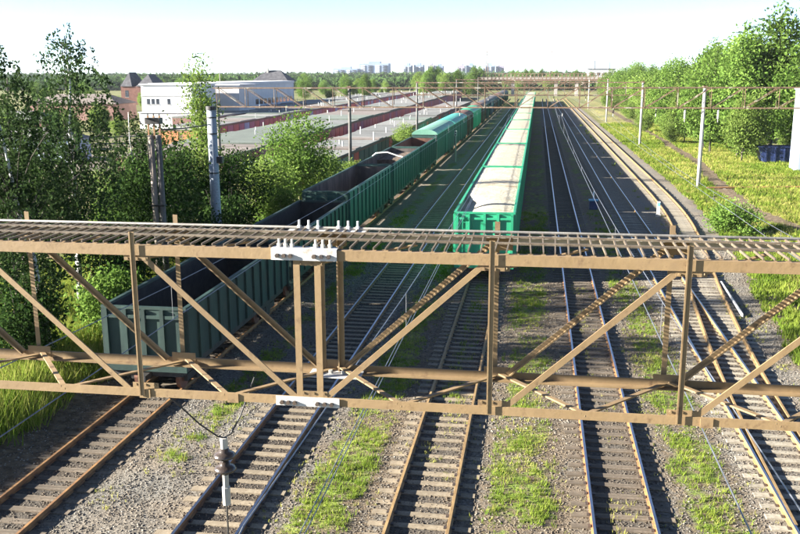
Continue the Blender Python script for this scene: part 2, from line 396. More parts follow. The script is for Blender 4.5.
ys_s = [8, 40, 100, 200, 420]
track('siding', lambda y: TR['siding'], ys_s, 'sleeper_wood', 'rail_rust', 'rail_rust', (14, 60))
track('second', lambda y: TR['second'], ys_s, 'sleeper_tan', 'rail_rust', 'rail_shiny', (14, 70))
track('gravel', lambda y: TR['gravel'], ys_s, 'sleeper_tan', 'rail_ochre', 'rail_ochre', (14, 60))
track('fourth', lambda y: TR['fourth'], ys_s, 'sleeper_wood', 'rail_rust', 'rail_shiny', (14, 70))
track('fifth', lambda y: TR['fifth'], ys_s, 'sleeper_pale', 'rail_ochre', 'rail_shiny', (14, 75), ext=branch)
yb = list(np.arange(22, 100, 2.))+[110, 140, 200, 420]
def branch_s(y):   # smoothed
    return sum(branch(y+d) for d in (-3, -1.5, 0, 1.5, 3))/5
tr6 = track('branch', branch_s, yb, 'sleeper_pale', 'rail_ochre', 'rail_ochre', (56.3, 100), z0=.024)
ck = MB()   # check rail beside the frog
ck.bar((10.0, 43, .11), (10.35, 50, .11), .07, .15); ck.build('check_rail', 'white_paint', tr6)

# loose ballast stones on the near track bed
def trackbed(x, y):
    t = np.zeros_like(x)
    for k in ('second', 'siding', 'gravel', 'fourth', 'fifth'): t = np.maximum(t, 1-sstep(.6, 1.2, np.abs(x-TR[k])))
    return t
def rocks(n, x0, x1, y0, y1, smin, smax, mat, name, keep):
    x = rng.uniform(x0, x1, n); y = y0+(y1-y0)*rng.random(n)**1.5
    k = rng.random(n) < keep(x, y); x, y = x[k], y[k]; n = len(x)
    base = np.array([(1, 0, 0), (-1, 0, 0), (0, 1, 0), (0, -1, 0), (0, 0, 1), (0, 0, -.6)], float)
    s_ = rng.uniform(smin, smax, n)*(1+.012*(y-y0)); a = rng.uniform(0, 6.28, n)
    V = base[None]*(1+rng.uniform(-.4, .4, (n, 6, 1)))*s_[:, None, None]*np.array([1, .8, .62])
    V = V+rng.uniform(-.25, .25, V.shape)*s_[:, None, None]
    c, s2 = np.cos(a)[:, None], np.sin(a)[:, None]
    xx = V[:, :, 0]*c-V[:, :, 1]*s2+x[:, None]; yy = V[:, :, 0]*s2+V[:, :, 1]*c+y[:, None]; zz = V[:, :, 2]+gz(x, y)[:, None]+.006
    V = np.stack([xx, yy, zz], 2).reshape(-1, 3)
    f = np.array([(0, 2, 4), (2, 1, 4), (1, 3, 4), (3, 0, 4), (2, 0, 5), (1, 2, 5), (3, 1, 5), (0, 3, 5)])
    F = (f[None]+np.arange(n)[:, None, None]*6).reshape(-1, 3)
    o = soup(name, V, F, mat, tint=np.repeat(rng.random(n)*(1-.6*trackbed(x, y))*(1.15-.3*sstep(.4, .6, fbm(x*.5, y*.5, 3))), 6)); tag(o, kind='stuff'); return o
def stonemat():
    m, t, n, l, b = nodes('ballast_stone')
    at = n.new('ShaderNodeAttribute'); at.attribute_name = 'tint'
    c_ = ramp(t, at.outputs['Fac'], [(0, (.035, .03, .024)), (.5, (.105, .094, .075)), (.85, (.175, .16, .135)), (1, (.26, .245, .215))])
    big = ramp(t, noise(t, .3, 4), [(.42, (0, 0, 0)), (.6, (1, 1, 1))])
    c_ = mixc(t, big, c_, mixc(t, .5, c_, (.15, .11, .07)))
    l.new(c_, b.inputs['Base Color']); b.inputs['Roughness'].default_value = .95
    return m
M['ballast_stone'] = stonemat()
rocks(120000, -16.2, 12.5, 15, 62, .016, .040, 'ballast_stone', 'ballast_gravel', lambda x, y: .95-.75*grass_mask(x, y))

# grass as real blades
def grass(name, n, x0, x1, y0, y1, h0, h1, mat, keep, blades=5, wd=.02, power=1.4, spread=.5):
    x = rng.uniform(x0, x1, n); y = y0+(y1-y0)*rng.random(n)**power
    k = rng.random(n) < keep(x, y); x, y = x[k], y[k]; n = len(x)
    B = blades; sc = (1+.012*np.maximum(0, y-25)); tn = np.clip(fbm(x*.8, y*.8, 3)*1.3-.2+rng.uniform(-.2, .2, n), 0, 1)
    hh = rng.uniform(h0, h1, n)*(.5+.9*fbm(x*.5+3, y*.5, 2))
    a = rng.uniform(0, 6.28, (n, B)); lean = rng.uniform(.1, .75, (n, B))*hh[:, None]
    ox = rng.normal(0, .5*spread, (n, B))*hh[:, None]; oy = rng.normal(0, .5*spread, (n, B))*hh[:, None]
    H = hh[:, None]*rng.uniform(.6, 1.1, (n, B)); wv = wd*sc[:, None]*rng.uniform(.7, 1.3, (n, B))
    bx = x[:, None]+ox; by = y[:, None]+oy; bz = gz(bx, by)-.02; p = a+rng.uniform(.9, 2.2, (n, B))
    P = np.stack([np.stack([bx+np.cos(p)*wv, by+np.sin(p)*wv, bz], -1), np.stack([bx-np.cos(p)*wv, by-np.sin(p)*wv, bz], -1),
                  np.stack([bx+np.cos(a)*lean, by+np.sin(a)*lean, bz+H], -1)], 2)
    V = P.reshape(-1, 3); F = np.arange(len(V)).reshape(-1, 3)
    o = soup(name, V, F, mat, tint=np.repeat(np.clip(tn[:, None]+rng.uniform(-.15, .15, (n, B)), 0, 1).ravel(), 3)); tag(o, kind='stuff'); return o
grass('trackside_grass', 70000, -12, 6.5, 16, 75, .07, .24, 'grass', lambda x, y: grass_mask(x, y)*(.25+.75*sstep(.3, .6, fbm(x*2.1, y*1.7, 3))), 6, .013)
def weed_mask(x, y):
    t = np.zeros_like(x)
    for c_, hw in ((-10.6, 1.6), (-5.35, 1.9), (-.1, 1.9), (5.05, 1.9), (-2.73, .75), (2.54, .6), (10.2, 1.)):
        t = np.maximum(t, 1-sstep(hw*.35, hw, np.abs(x-c_)))
    return t*sstep(.42, .7, fbm(x*.9+30, y*.7+8, 4))
grass('trackside_weeds', 60000, -12.5, 11.5, 16, 75, .05, .2, 'grass_dry', lambda x, y: .5*weed_mask(x, y), 5, .013)
grass('bank_grass', 30000, -27, -15.6, 17, 50, .4, 1.05, 'grass', lambda x, y: grass_mask(x, y), 6, .02)
grass('bank_grass_tips', 9000, -27, -16, 17, 50, .5, 1.1, 'grass_dry', lambda x, y: grass_mask(x, y), 6, .02)
grass('meadow_grass', 60000, 9.5, 34, 36, 210, .18, .55, 'grass', lambda x, y: grass_mask(x, y)*(1-.6*dry_mask(x, y)), 6, .028, 1.3)
grass('dry_meadow_grass', 36000, 11, 34, 40, 210, .18, .5, 'grass_dry', lambda x, y: grass_mask(x, y)*dry_mask(x, y), 6, .026, 1.3)

# ---------------------------------------------------------------- trees
def leaves(cent, nper, crad, leaf, r, droop=0.):
    """rhombic leaf clumps: cent (k,3) clump centres"""
    k = len(cent); n = k*nper
    if droop > .4:
        L_ = r.uniform(.5, 1.6, k)*droop*1.6
        tpos = r.random(n); c = np.repeat(cent, nper, 0)+r.normal(0, 1, (n, 3))*.07+(np.repeat(r.normal(0, .28, (k, 3)), nper, 0))*tpos[:, None]
        c[:, 2] -= tpos*np.repeat(L_, nper)
    else: c = np.repeat(cent, nper, 0)+r.normal(0, 1, (n, 3))*np.array([crad, crad, crad*.75])
    if 0 < droop <= .4: c[:, 2] -= np.abs(r.normal(0, droop, n))
    a = r.normal(0, 1, (n, 3)); a[:, 2] -= droop*1.2; a /= np.linalg.norm(a, axis=1)[:, None]
    b = np.cross(a, r.normal(0, 1, (n, 3))); b /= np.linalg.norm(b, axis=1)[:, None]+1e-9
    L = leaf*r.uniform(.6, 1.3, n)[:, None]
    V = np.stack([c-a*L, c+b*L*.55, c+a*L, c-b*L*.55], 1).reshape(-1, 3)
    t = np.repeat(np.clip(np.repeat(r.random(k), nper)*.75+r.uniform(-.1, .35, n), 0, 1), 4)
    return V, np.arange(4*n).reshape(-1, 4), t
def crown_centres(k, h0, h1, rx, r, shape='oval', lump=.35):
    """clump centres spread through the crown's volume with an uneven outline"""
    out = []; dirs = r.normal(0, 1, (9, 3)); dirs /= np.linalg.norm(dirs, axis=1)[:, None]; amp = r.uniform(-lump, lump, 9)
    while len(out) < k:
        p = r.normal(0, 1, 3); p /= np.linalg.norm(p); q = r.random()**.45
        mod = 1+float(np.sum(amp*np.maximum(0, dirs@p)**3))
        z = p[2]*q*mod; zz = (z+1)/2
        if shape == 'cone': wx = (1.15-zz)*1.0
        elif shape == 'tall': wx = .55+.45*math.sin(math.pi*min(1, max(0, zz)))
        else: wx = 1
        out.append((p[0]*q*mod*rx*wx, p[1]*q*mod*rx*wx, h0+(h1-h0)*zz))
    return np.array(out)
def make_tree(name, label, cat, h, rx, base, leafm, trunkm, seed, k=160, nper=40, leaf=.16, crad=.5, shape='oval', droop=0., tr=.16, lean=(0, 0), stems=1, loc=(0, 0, 0), group=None):
    r = np.random.default_rng(seed); root = thing(name, label, cat, loc, group)
    mb = MB(); lb = MB(); cen = crown_centres(k, h*base, h*.97, rx, r, shape)
    top = np.array([lean[0], lean[1], h*.93])
    cen[:, :2] += np.array(lean)[None]*(cen[:, 2:3]/h)
    for s_ in range(stems):
        o = r.normal(0, .25, 2)*(stems > 1)
        pts = [np.array([o[0], o[1], -.3])]
        for j in range(1, 7):
            f = j/6; pts.append(np.array([o[0]+lean[0]*f+r.normal(0, .05*h/8)*(j < 6)+o[0]*2*f, o[1]+lean[1]*f+r.normal(0, .05*h/8)+o[1]*2*f, h*.93*f]))
        mb.tube(pts, [tr*(1-.86*j/6)/math.sqrt(stems) for j in range(7)], 7)
        idx = r.choice(len(cen), min(len(cen), 26 // stems), replace=False)
        for i in idx:
            c = cen[i]; f = min(.92, max(.15, (c[2]/h)*.75)); a = pts[0]+(pts[-1]-pts[0])*f
            j = min(5, int(f*6)); a = pts[j]+(pts[j+1]-pts[j])*(f*6-j)
            mid = (a+c)/2+np.array([0, 0, .08*h*.3])
            lb.tube([a, mid, c], [tr*.30*(1.1-f), tr*.17*(1.1-f), .010], 5, False)
    mb.build('trunk', trunkm, root, True)
    lb.build('limbs', 'bark', root, True)
    V, F, t = leaves(cen, nper, crad, leaf, r, droop)
    soup('crown', V, F, leafm, t, root)
    return root
def gzf(x, y): return float(gz(np.array([x]), np.array([y]))[0])
# left thicket, one by one
make_tree('birch_tree', 'tall drooping birch with white trunk rising above the thicket', 'tree', 13.6, 2.5, .16, 'leaf_birch', 'birch_bark', 3, 520, 24, .085, .36, 'tall', .75, .17, (.3, 0), loc=(-21.2, 38, gzf(-21.2, 38)))
make_tree('birch_tree', 'birch with pale leaning trunk at the left edge of the view', 'tree', 12.6, 2.4, .2, 'leaf_birch', 'birch_bark', 4, 480, 24, .085, .42, 'tall', .6, .14, (-1.9, .3), loc=(-18.6, 31, gzf(-18.6, 31)))
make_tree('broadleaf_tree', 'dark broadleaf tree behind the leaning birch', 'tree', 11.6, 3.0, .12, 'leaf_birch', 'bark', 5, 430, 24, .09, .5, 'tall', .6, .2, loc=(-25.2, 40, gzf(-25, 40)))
make_tree('poplar_tree', 'slim pale green poplar between the twin posts and thick post', 'tree', 12.3, 1.75, .1, 'leaf_light', 'bark', 6, 170, 46, .10, .42, 'cone', .1, .13, loc=(-22.5, 58, gzf(-24, 58)))
make_tree('goat_willow', 'round yellow green willow beside the garage roofs', 'tree', 8.4, 3.1, .08, 'leaf_mid', 'bark', 7, 230, 56, .12, .5, 'oval', 0, .16, stems=3, loc=(-19.6, 72.5, 0))
make_tree('goat_willow', 'small pale willow close to the front of the round yellow green one', 'tree', 6.0, 2.2, .06, 'leaf_light', 'bark', 8, 130, 52, .11, .42, 'oval', 0, .1, stems=3, loc=(-19.7, 63, 0))
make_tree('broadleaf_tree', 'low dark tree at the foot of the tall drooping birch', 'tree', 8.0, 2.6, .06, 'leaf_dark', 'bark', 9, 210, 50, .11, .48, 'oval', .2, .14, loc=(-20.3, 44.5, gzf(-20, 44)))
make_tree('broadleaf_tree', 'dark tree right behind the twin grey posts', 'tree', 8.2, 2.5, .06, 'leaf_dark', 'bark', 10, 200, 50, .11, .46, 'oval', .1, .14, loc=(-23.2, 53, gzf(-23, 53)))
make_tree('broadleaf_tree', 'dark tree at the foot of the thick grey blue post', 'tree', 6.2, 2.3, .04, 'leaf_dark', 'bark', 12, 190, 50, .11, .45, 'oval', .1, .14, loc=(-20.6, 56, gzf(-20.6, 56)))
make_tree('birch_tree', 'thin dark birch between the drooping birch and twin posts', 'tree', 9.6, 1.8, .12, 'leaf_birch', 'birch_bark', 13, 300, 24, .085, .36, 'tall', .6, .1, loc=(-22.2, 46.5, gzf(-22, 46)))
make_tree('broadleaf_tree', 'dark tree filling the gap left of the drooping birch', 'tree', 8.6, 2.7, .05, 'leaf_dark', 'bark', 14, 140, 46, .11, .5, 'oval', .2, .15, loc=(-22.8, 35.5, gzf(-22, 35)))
for i, (x, y, h, rx, lm, lab) in enumerate([
    (-17.4, 33.5, 3.6, 1.35, 'leaf_mid', 'leafy bush beside the nearest dark green wagon'),
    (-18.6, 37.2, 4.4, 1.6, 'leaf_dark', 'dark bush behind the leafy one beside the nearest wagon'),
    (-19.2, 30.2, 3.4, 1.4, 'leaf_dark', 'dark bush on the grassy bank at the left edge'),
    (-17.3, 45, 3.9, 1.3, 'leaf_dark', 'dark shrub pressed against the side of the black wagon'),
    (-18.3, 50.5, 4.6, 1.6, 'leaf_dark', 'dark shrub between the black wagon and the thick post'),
    (-18.2, 60.5, 3.2, 1.3, 'leaf_mid', 'yellowish bush in front of the two willows'),
    (-18.6, 78.5, 3.9, 1.4, 'leaf_light', 'bright bush at the foot of the dark signal pole'),
    (-17.6, 85, 3.2, 1.2, 'leaf_light', 'small bright bush between the dark pole and teal garage wall'),
    (-19.4, 130, 4.8, 1.9, 'leaf_light', 'yellow green bush growing behind the mint roofed van wagons'),
    (-24.2, 47.5, 5.4, 2.2, 'leaf_mid', 'lit bush far behind the thin dark birch'),
    (-27.5, 62, 5.4, 2.4, 'leaf_mid', 'bush in front of the garage rows left of the poplar'),
    (-27.6, 86, 3.6, 1.9, 'leaf_dark', 'dark bush against the end wall of the nearest garage row'),
    (-24.6, 87, 3.0, 1.7, 'leaf_mid', 'green bush at the end of the nearest garage row'),
    (-21.9, 86.5, 3.2, 1.5, 'leaf_light', 'pale bush at the corner of the nearest garage row'),
    (-32.0, 66, 5.0, 2.8, 'leaf_mid', 'spreading bush in front of the garage rows behind the birch')]):
    make_tree('bush', lab, 'bush', h, rx, .0, lm, 'bark', 30+i, 110, 50, .095, .36, 'oval', 0, .07, stems=3, loc=(x, y, gzf(x, y)))
# bush by the dirt path
make_tree('bush', 'round deep green bush beside the dirt path', 'bush', 2.5, 1.75, .0, 'leaf_mid', 'bark', 51, 150, 46, .09, .3, 'oval', 0, .06, stems=3, loc=(14.1, 66.5, gzf(14, 66)))
# right wood: a few crowns, copied
kinds_ = []
for i, (nm, h, rx, base, lm, shape, k) in enumerate([('poplar_tree', 17, 3.6, .12, 'leaf_mid', 'tall', 330), ('broadleaf_tree', 15, 4.6, .10, 'leaf_mid', 'oval', 360), ('maple_tree', 13, 4.2, .12, 'leaf_light', 'oval', 330), ('willow_tree', 14, 4.4, .06, 'leaf_light', 'tall', 340)]):
    kinds_.append(make_tree(nm, 'x', 'tree', h, rx, base, lm, 'bark', 70+i, k, 34, .23, .62, shape, .1, .25))
remember()
RT = [  # x, y, kind, height factor
    (27.2, 127, 0, .96), (32.0, 130, 0, 1.18), (34.5, 125, 1, 1.0), (25.9, 118.5, 2, .66), (24.6, 133, 1, .95), (38, 121, 1, 1.0), (29.5, 134, 0, 1.06), (24.9, 140, 1, .9), (33, 141, 3, 1.05),
    (24.0, 152, 2, .82), (28, 156, 0, .97), (33.5, 160, 1, 1.1), (25.0, 170, 1, .88), (30, 175, 3, 1.02), (24.6, 186, 2, .72), (28.6, 192, 0, .82), (35, 190, 1, 1.05), (25.4, 206, 3, .8), (31, 212, 1, .92),
    (26, 228, 2, .85), (32, 236, 0, .8), (26.6, 252, 1, .82), (33, 262, 3, .9), (27, 280, 2, .85), (35, 290, 0, .85), (28, 310, 1, .85), (36, 325, 1, .95), (29, 345, 3, .85), (38, 360, 0, .9), (30, 385, 1, .85), (40, 400, 2, 1.), (31, 430, 3, .85), (44, 440, 1, 1.1)]
NEARW = ['behind the blue skip', 'tallest crown above the wood edge', 'behind the tallest crown', 'with its trunk bare on the meadow edge', 'behind the bare trunked maple', 'beside the pale panelled tower']
ktx = ['poplar', 'broadleaf', 'maple', 'willow']
for i, (x, y, k, f) in enumerate(RT):
    lab = f'{["tall green", "broad green", "pale green", "light green"][k]} {ktx[k]} in the trackside wood, {NEARW[i] if i < 6 else ORD[(i-6) % 20]+(" along its edge" if i < 26 else " in its farthest stretch")}'
    dup(kinds_[k], (x, y, gzf(x, y)-.1), random.uniform(0, 6.2), (f*random.uniform(.92, 1.1), f*random.uniform(.92, 1.1), f), lab, 'trees of the trackside wood')
for i, (x, y, f) in enumerate([(21.6, 150, .32), (23.5, 164, .4), (20.6, 178, .34), (22.9, 196, .42), (22, 220, .4), (23, 245, .42), (22.6, 275, .4), (29.2, 126, .3), (33.5, 123, .34), (23, 310, .5)]):
    o = dup(kinds_[2 if i % 2 else 3], (x, y, gzf(x, y)-.3), random.uniform(0, 6.2), (f*1.1, f*1.1, f*.9), f'low light green bush on the meadow, {ORD[i]} along the foot of the wood', 'bushes at the foot of the wood')
    o.name = 'bush'; o['category'] = 'bush'
# trees behind the garages and houses on the left
LT = []
for i in range(34):
    t_ = i/33; x = -64+t_*36+random.uniform(-2, 2); y = 480+random.uniform(-25, 45)
    LT.append((x-24*t_*0, y, random.randrange(4), random.uniform(.55, .95)))
for i in range(30): LT.append((-215+i*5.0+random.uniform(-3, 3), random.uniform(330, 470), random.randrange(4), random.uniform(.4, .75)))
for i in range(24): LT.append((-140+i*2.6+random.uniform(-2, 2), random.uniform(225, 330) if i < 9 else random.uniform(420, 560), random.randrange(4), random.uniform(.3, .6)))
for i in range(16): LT.append((-118+i*2.9+random.uniform(-2, 2), random.uniform(125, 178), random.randrange(1, 4), random.uniform(.3, .5)))
for i in range(18): LT.append((-22+i*3.4, random.uniform(560, 660), random.randrange(4), random.uniform(.6, .9)))
TENS = ['', '', 'twenty', 'thirty', 'forty']; NW = ORD+[f'{TENS[a]}-{b}' if b else f'{TENS[a][:-1]}ieth' for a in (2, 3) for b in ['']+ORD[:9]][1:]
cnt = {}
for x, y, k, f in sorted(LT, key=lambda q: q[0]/q[1]):
    if -101 < x < -71 and 180 < y < 306: continue
    zone = 'close behind the thicket' if y < 200 else 'far beyond the dark bridge side' if x > -24 else 'on the horizon belt behind the garages' if y > 400 else 'in the field behind the white hall'
    n_ = cnt.get((zone, k), 0); cnt[(zone, k)] = n_+1
    dup(kinds_[k], (x, y, -.1), random.uniform(0, 6.2), f, f'small {ktx[k]} {zone}, {NW[n_]} of these from the left', 'trees beyond the garages')
for o in kinds_:
    for ch in kids(o): bpy.data.objects.remove(ch)
    bpy.data.objects.remove(o)
# far woods to the horizon
def far_wood(name, y0, y1, x0, x1, n, h, leaf):
    x = rng.uniform(x0, x1, n); y = rng.uniform(y0, y1, n)
    hh = h*(.55+.8*fbm(x*.012, y*.012, 3))
    cen = np.stack([x, y, hh*rng.random(n)**.7], 1)
    V, F, t = leaves(cen, 3, leaf*.5, leaf, rng)
    V[:, 2] = np.maximum(V[:, 2], .05)
    tag(soup(name, V, F, 'leaf_far', t), kind='stuff')
far_wood('distant_forest', 620, 800, -620, 260, 20000, 8, 2.0)
far_wood('distant_forest', 900, 1150, -900, 500, 18000, 8.5, 3.0)
far_wood('distant_forest', 1500, 1900, -1500, 900, 16000, 10, 4.5)

# ---------------------------------------------------------------- overhead gantries
def gantry(label, Y, x0, x1, z0, z1, dep, bay, xc, mat, size, poles, pole_mat='concrete', pair=True, detail=False):
    g = thing('catenary_gantry', label, 'gantry', (0, Y, 0), 'overhead line gantries')
    sz = size; t = sz*.14
    ks = list(range(math.floor((x0-xc)/bay)+1, math.ceil((x1-xc)/bay)))
    nodes_x = [xc+k*bay for k in ks]
    for yy, fy in ((0, 1), (dep, -1)):
        MB().ell((x0, yy, z1), (x1, yy, z1), (0, 0, -1), (0, fy, 0), sz, sz*.9, t).build('top_chord', 'grey_steel' if (detail and yy) else mat, g)
        MB().ell((x0, yy, z0), (x1, yy, z0), (0, 0, 1), (0, fy, 0), sz*.86, sz*1.05, t).build('bottom_chord', mat, g)
        s1 = -fy
        for k, xn in zip(ks, nodes_x):
            o_ = -.006*fy if detail else -.003*fy
            if k == 0 and pair:
                for dx in (-.13, .05):
                    MB().ell((xn+dx, yy+t*fy, z0+.02), (xn+dx, yy+t*fy, z1-.02), (1, 0, 0), (0, fy, 0), sz*.62, sz*.6, t).build('post', mat, g)
            else:
                e = .12 if detail else 0
                MB().ell((xn-sz*.3, yy+o_-t*fy, z0+.015), (xn-sz*.3, yy+o_-t*fy, z1+e), (1, 0, 0), (0, fy, 0) if not detail else (0, -fy*.25, 0), sz*.52, sz*.5, t).build('post', mat, g)
            if detail:
                for za, zb_ in ((z0+.012, z0+.125), (z1-.135, z1-.012)):
                    gp = MB(); ya, yb_ = sorted((yy+(t+.0006)*fy, yy+(t+.0034)*fy)); gp.box(xn-.10, xn+.14, ya, yb_, za, zb_)
                    for rx in (-.07, .02, .11):
                        zr = zb_-.018 if za < (z0+z1)/2 else za+.018
                        gp.tube([(xn+rx, yy+(t+.0006)*fy, zr), (xn+rx, yy+(t-.008)*fy, zr)], .011, 6)
                    gp.build('gusset_plate', mat, g)
            # brace: falls towards the middle splice
            a = xn
            if k < 0 or (k == 0): pass
            if k < 0: p, q = (xn+.03, z1-.07), (xn+bay-.14, z0+.06)
            else: p, q = (xn+.12, z0+.06), (xn+bay-.05, z1-.07)
            if q[0] > x1: continue
            d = Vector((q[0]-p[0], 0, q[1]-p[1])).normalized(); nn = Vector((-d.z, 0, d.x))
            P = Vector((p[0], yy+(t+.004)*fy, p[1]))-nn*sz*.27; Q = Vector((q[0], yy+(t+.004)*fy, q[1]))-nn*sz*.27
            MB().ell(P, Q, nn, (0, fy, 0), sz*.56, sz*.5, t).build('brace', mat, g)
        # the bay left of the first node keeps its chords only
    # bottom plane bracing between the two faces, cross ties on top
    for k, xn in zip(ks, nodes_x):
        MB().bar((xn-bay*.5, t, z0+.035), (xn, dep-t, z0+.035), sz*.5, t*1.2).build('lower_brace', mat, g)
        MB().bar((xn+bay*.5, t, z0+.045+t), (xn+.05, dep-t, z0+.045+t), sz*.5, t*1.2).build('lower_brace', mat, g)
        MB().bar((xn+.1, t, z1-sz-.02), (xn+.1+bay*.45, dep-t, z1-sz-.02), sz*.5, t*1.2).build('upper_brace', mat, g)
    for px, ptop in poles:
        MB().tube([(px, dep/2, -.3), (px, dep/2, ptop)], [.21, .15], 12).build('support_pole', pole_mat if px > 0 else 'dark_concrete', g, True)  # left-hand poles: their shaded look is put into a darker concrete colour
        MB().box(px-.22, px+.22, dep/2-.3, dep/2+.3, ptop-.02, ptop+.06).build('pole_cap', mat, g)
    return g
ZT, ZB = 10.065, 8.70
G1 = gantry('near tan steel lattice gantry crossing the whole view with a rod walkway', 7.0, -19.7, 16.4, ZB, ZT, .90, 1.528, -1.85, 'tan_steel', .088, [(-19.5, ZB), (16.2, ZB)], detail=True)
# walkway of welded rods on the near gantry
rod = MB().bar((0, .03, 0), (0, .895, 0), .011, .019); rodm = rod.data('walkway_rod'); rodm.materials.append(M['rod_steel'])
x = -8.0; restr = MB()
while x < 5.2:
    o = link('walkway_rod', rodm, None, G1, loc=(x+random.uniform(-.008, .008), 0, ZT+.018)); o.rotation_euler = (0, random.uniform(-.06, .06), random.uniform(-.025, .025)); x += .0985
for a, b in ((-19.6, -8.05), (5.25, 16.3)):
    x = a
    while x < b: restr.bar((x, .03, ZT+.012), (x, .895, ZT+.018), .011, .034); x += .0985
tag(restr.build('outer_walkway_rods', 'rod_steel', G1), kind='stuff')
for yy, rr in ((.36, .009), (.66, .009)): MB().bar((-19.6, yy, ZT+.03), (16.3, yy, ZT+.03), rr*2, rr*2).build('walkway_bar', 'rod_steel', G1)
MB().tube([(-19.6, .905, ZT+.028), (16.3, .905, ZT+.028)], .014, 8).build('edge_pipe', 'pipe_steel', G1, True)
def splice(x0, x1, y, z0, z1, face, topbolts, name='splice_plate'):
    p = MB().box(x0, x1, y-.008, y, z0, z1)
    if topbolts: p.box(x0, x1, y, y+.1, z1-.008, z1)
    o = p.build(name, 'white_paint', G1)
    xs = [x0+(x1-x0)*f for f in (.10, .20, .30, .66, .77, .88)]
    for xx in xs:
        if face: MB().tube([(xx, y-.008, (z0+z1)/2-.012), (xx, y-.03, (z0+z1)/2-.012)], .019, 6).build('bolt', 'dark_bolt', o)
        if topbolts: MB().tube([(xx, y+.05, z1), (xx, y+.05, z1+.03), (xx, y+.05, z1+.031), (xx, y+.05, z1+.07)], [.02, .02, .011, .011], 6).build('bolt', 'grey_steel', o)
splice(-2.16, -1.60, -.009, ZT-.088, ZT+.012, True, True)
splice(-2.16, -1.60, -.009, ZB-.006, ZB+.078, True, False)
bo = MB().box(-2.25, -1.50, .80, .94, ZT+.005, ZT+.013).build('splice_plate', 'white_paint', G1)
for f in (.12, .24, .36, .62, .74, .86):
    xx = -2.25+.75*f; MB().tube([(xx, .9, ZT+.013), (xx, .9, ZT+.05), (xx, .9, ZT+.052), (xx, .9, ZT+.10)], [.02, .02, .011, .011], 6).build('bolt', 'white_paint', bo)
bp = MB().box(-2.06, -1.56, .66, .90, ZB+.015, ZB+.023).build('splice_plate', 'white_paint', G1)
for f in (.15, .4, .65, .9):
    MB().tube([(-2.06+.5*f, .78, ZB+.023), (-2.06+.5*f, .78, ZB+.055)], .02, 6).build('bolt', 'grey_steel', bp)
for xx in (-3.36, -2.55, 1.42):
    MB().box(xx-.05, xx+.05, -.012, -.002, ZB-.01, ZB+.07).build('joint_plate', 'tan_steel', G1)
# distant gantries
for i, (yy, lab) in enumerate([(93, 'rusty lattice gantry resting on slim poles beyond the front wagons'), (147, 'second rusty lattice gantry beyond the front wagons'), (220, 'third rusty lattice gantry, smaller in the distance'), (300, 'fourth rusty lattice gantry, far along the tracks')]):
    xl = -34.6 if i == 0 else -19.9
    gantry(lab, yy, xl, 16.6 if i else 36, 8.0, 10.1, .9, 3.2, -2.2, 'rust_gantry', .12, ([(-34.3, 7.99)] if i == 0 else [])+[(-19.7, 10.16), (16.4, 10.16)]+([(35.6, 8.0)] if i == 0 else []), 'concrete')
# ---------------------------------------------------------------- standalone poles on the left
t_ = thing('signal_post', 'thick grey blue round post with dark cap beside the thicket', 'post', (-18.0, 48, 0))
MB().tube([(0, 0, -.3), (0, 0, 9.55)], [.30, .255], 18).build('shaft', 'blue_concrete', t_, True)
MB().tube([(0, 0, 9.55), (0, 0, 9.75)], [.30, .30], 18).build('cap', 'black_iron', t_)
for zz in (9.1, 8.2, 6.0): MB().tube([(0, 0, zz), (0, 0, zz+.07)], .285, 18).build('band', 'black_iron', t_)
MB().box(.2, .55, -.14, .14, 6.6, 6.95).build('bracket', 'black_iron', t_)
t_ = thing('twin_post', 'pair of slim grey posts joined by a dark frame on top', 'post', (-18.75, 42, 0))
for dx, mt in ((-.19, 'post_brown'), (.19, 'dark_concrete')):
    MB().tube([(dx, 0, -.3), (dx, 0, 8.55)], [.17, .14], 12).build('shaft', mt, t_, True)
fr = MB()
for dx in (-.30, 0, .30): fr.bar((dx, 0, 8.35), (dx, 0, 9.5), .07, .07)
fr.build('head_frame', 'brown_steel', t_)
MB().box(-.38, .38, -.2, .2, 9.1, 9.4).build('head_box', 'black_iron', t_)
for dx in (-.3, 0, .3): MB().tube([(dx, 0, 9.4), (dx, 0, 9.62)], .03, 6).build('pin', 'black_iron', t_)
MB().box(-.36, .36, -.17, .17, 5.0, 5.07).build('clamp', 'black_iron', t_)
t_ = tag(MB().tube([(-18.6, 42.1, 8.8), (-18.3, 45, 8.72), (-18.05, 47.8, 8.75)], .035, 5).build('cross_wire', 'black_iron'), 'dark cable strung from the twin posts to the thick post', 'cable')
def insulator(label, loc, n, r, group, rod_len=.5, matn='porcelain', name='insulator_string'):
    g = thing(name, label, 'insulator', loc, group)
    MB().tube([(0, 0, 0), (0, 0, -.1)], r*.35, 8).build('top_fitting', 'grey_steel', g)
    z = -.1
    for i in range(n):
        MB().tube([(0, 0, z), (0, 0, z-.03), (0, 0, z-.045), (0, 0, z-.065), (0, 0, z-.082), (0, 0, z-.09), (0, 0, z-.095), (0, 0, z-.13)], [r*.4, r*.45, r*.75, r*.97, r, r*.9, r*.4, r*.3], 20 if r > .1 else 10).build('disc', matn, g, True); z -= .13
    MB().tube([(0, 0, z), (0, 0, z-.12), (0, 0, z-.13), (0, 0, z-.3), (0, 0, z-.31)], [.03, .03, .04, .04, .02], 8).build('clevis', 'grey_steel', g)
    MB().tube([(0, 0, z-.31), (0, 0, z-rod_len)], .009, 6).build('drop_wire', 'black_iron', g)
    return g, z-rod_len
ig, zb_ = insulator('brown porcelain insulator hanging in a wire loop from the near gantry', (-2.75, 7.25, 8.24), 2, .104, None, .62)
t_ = MB()
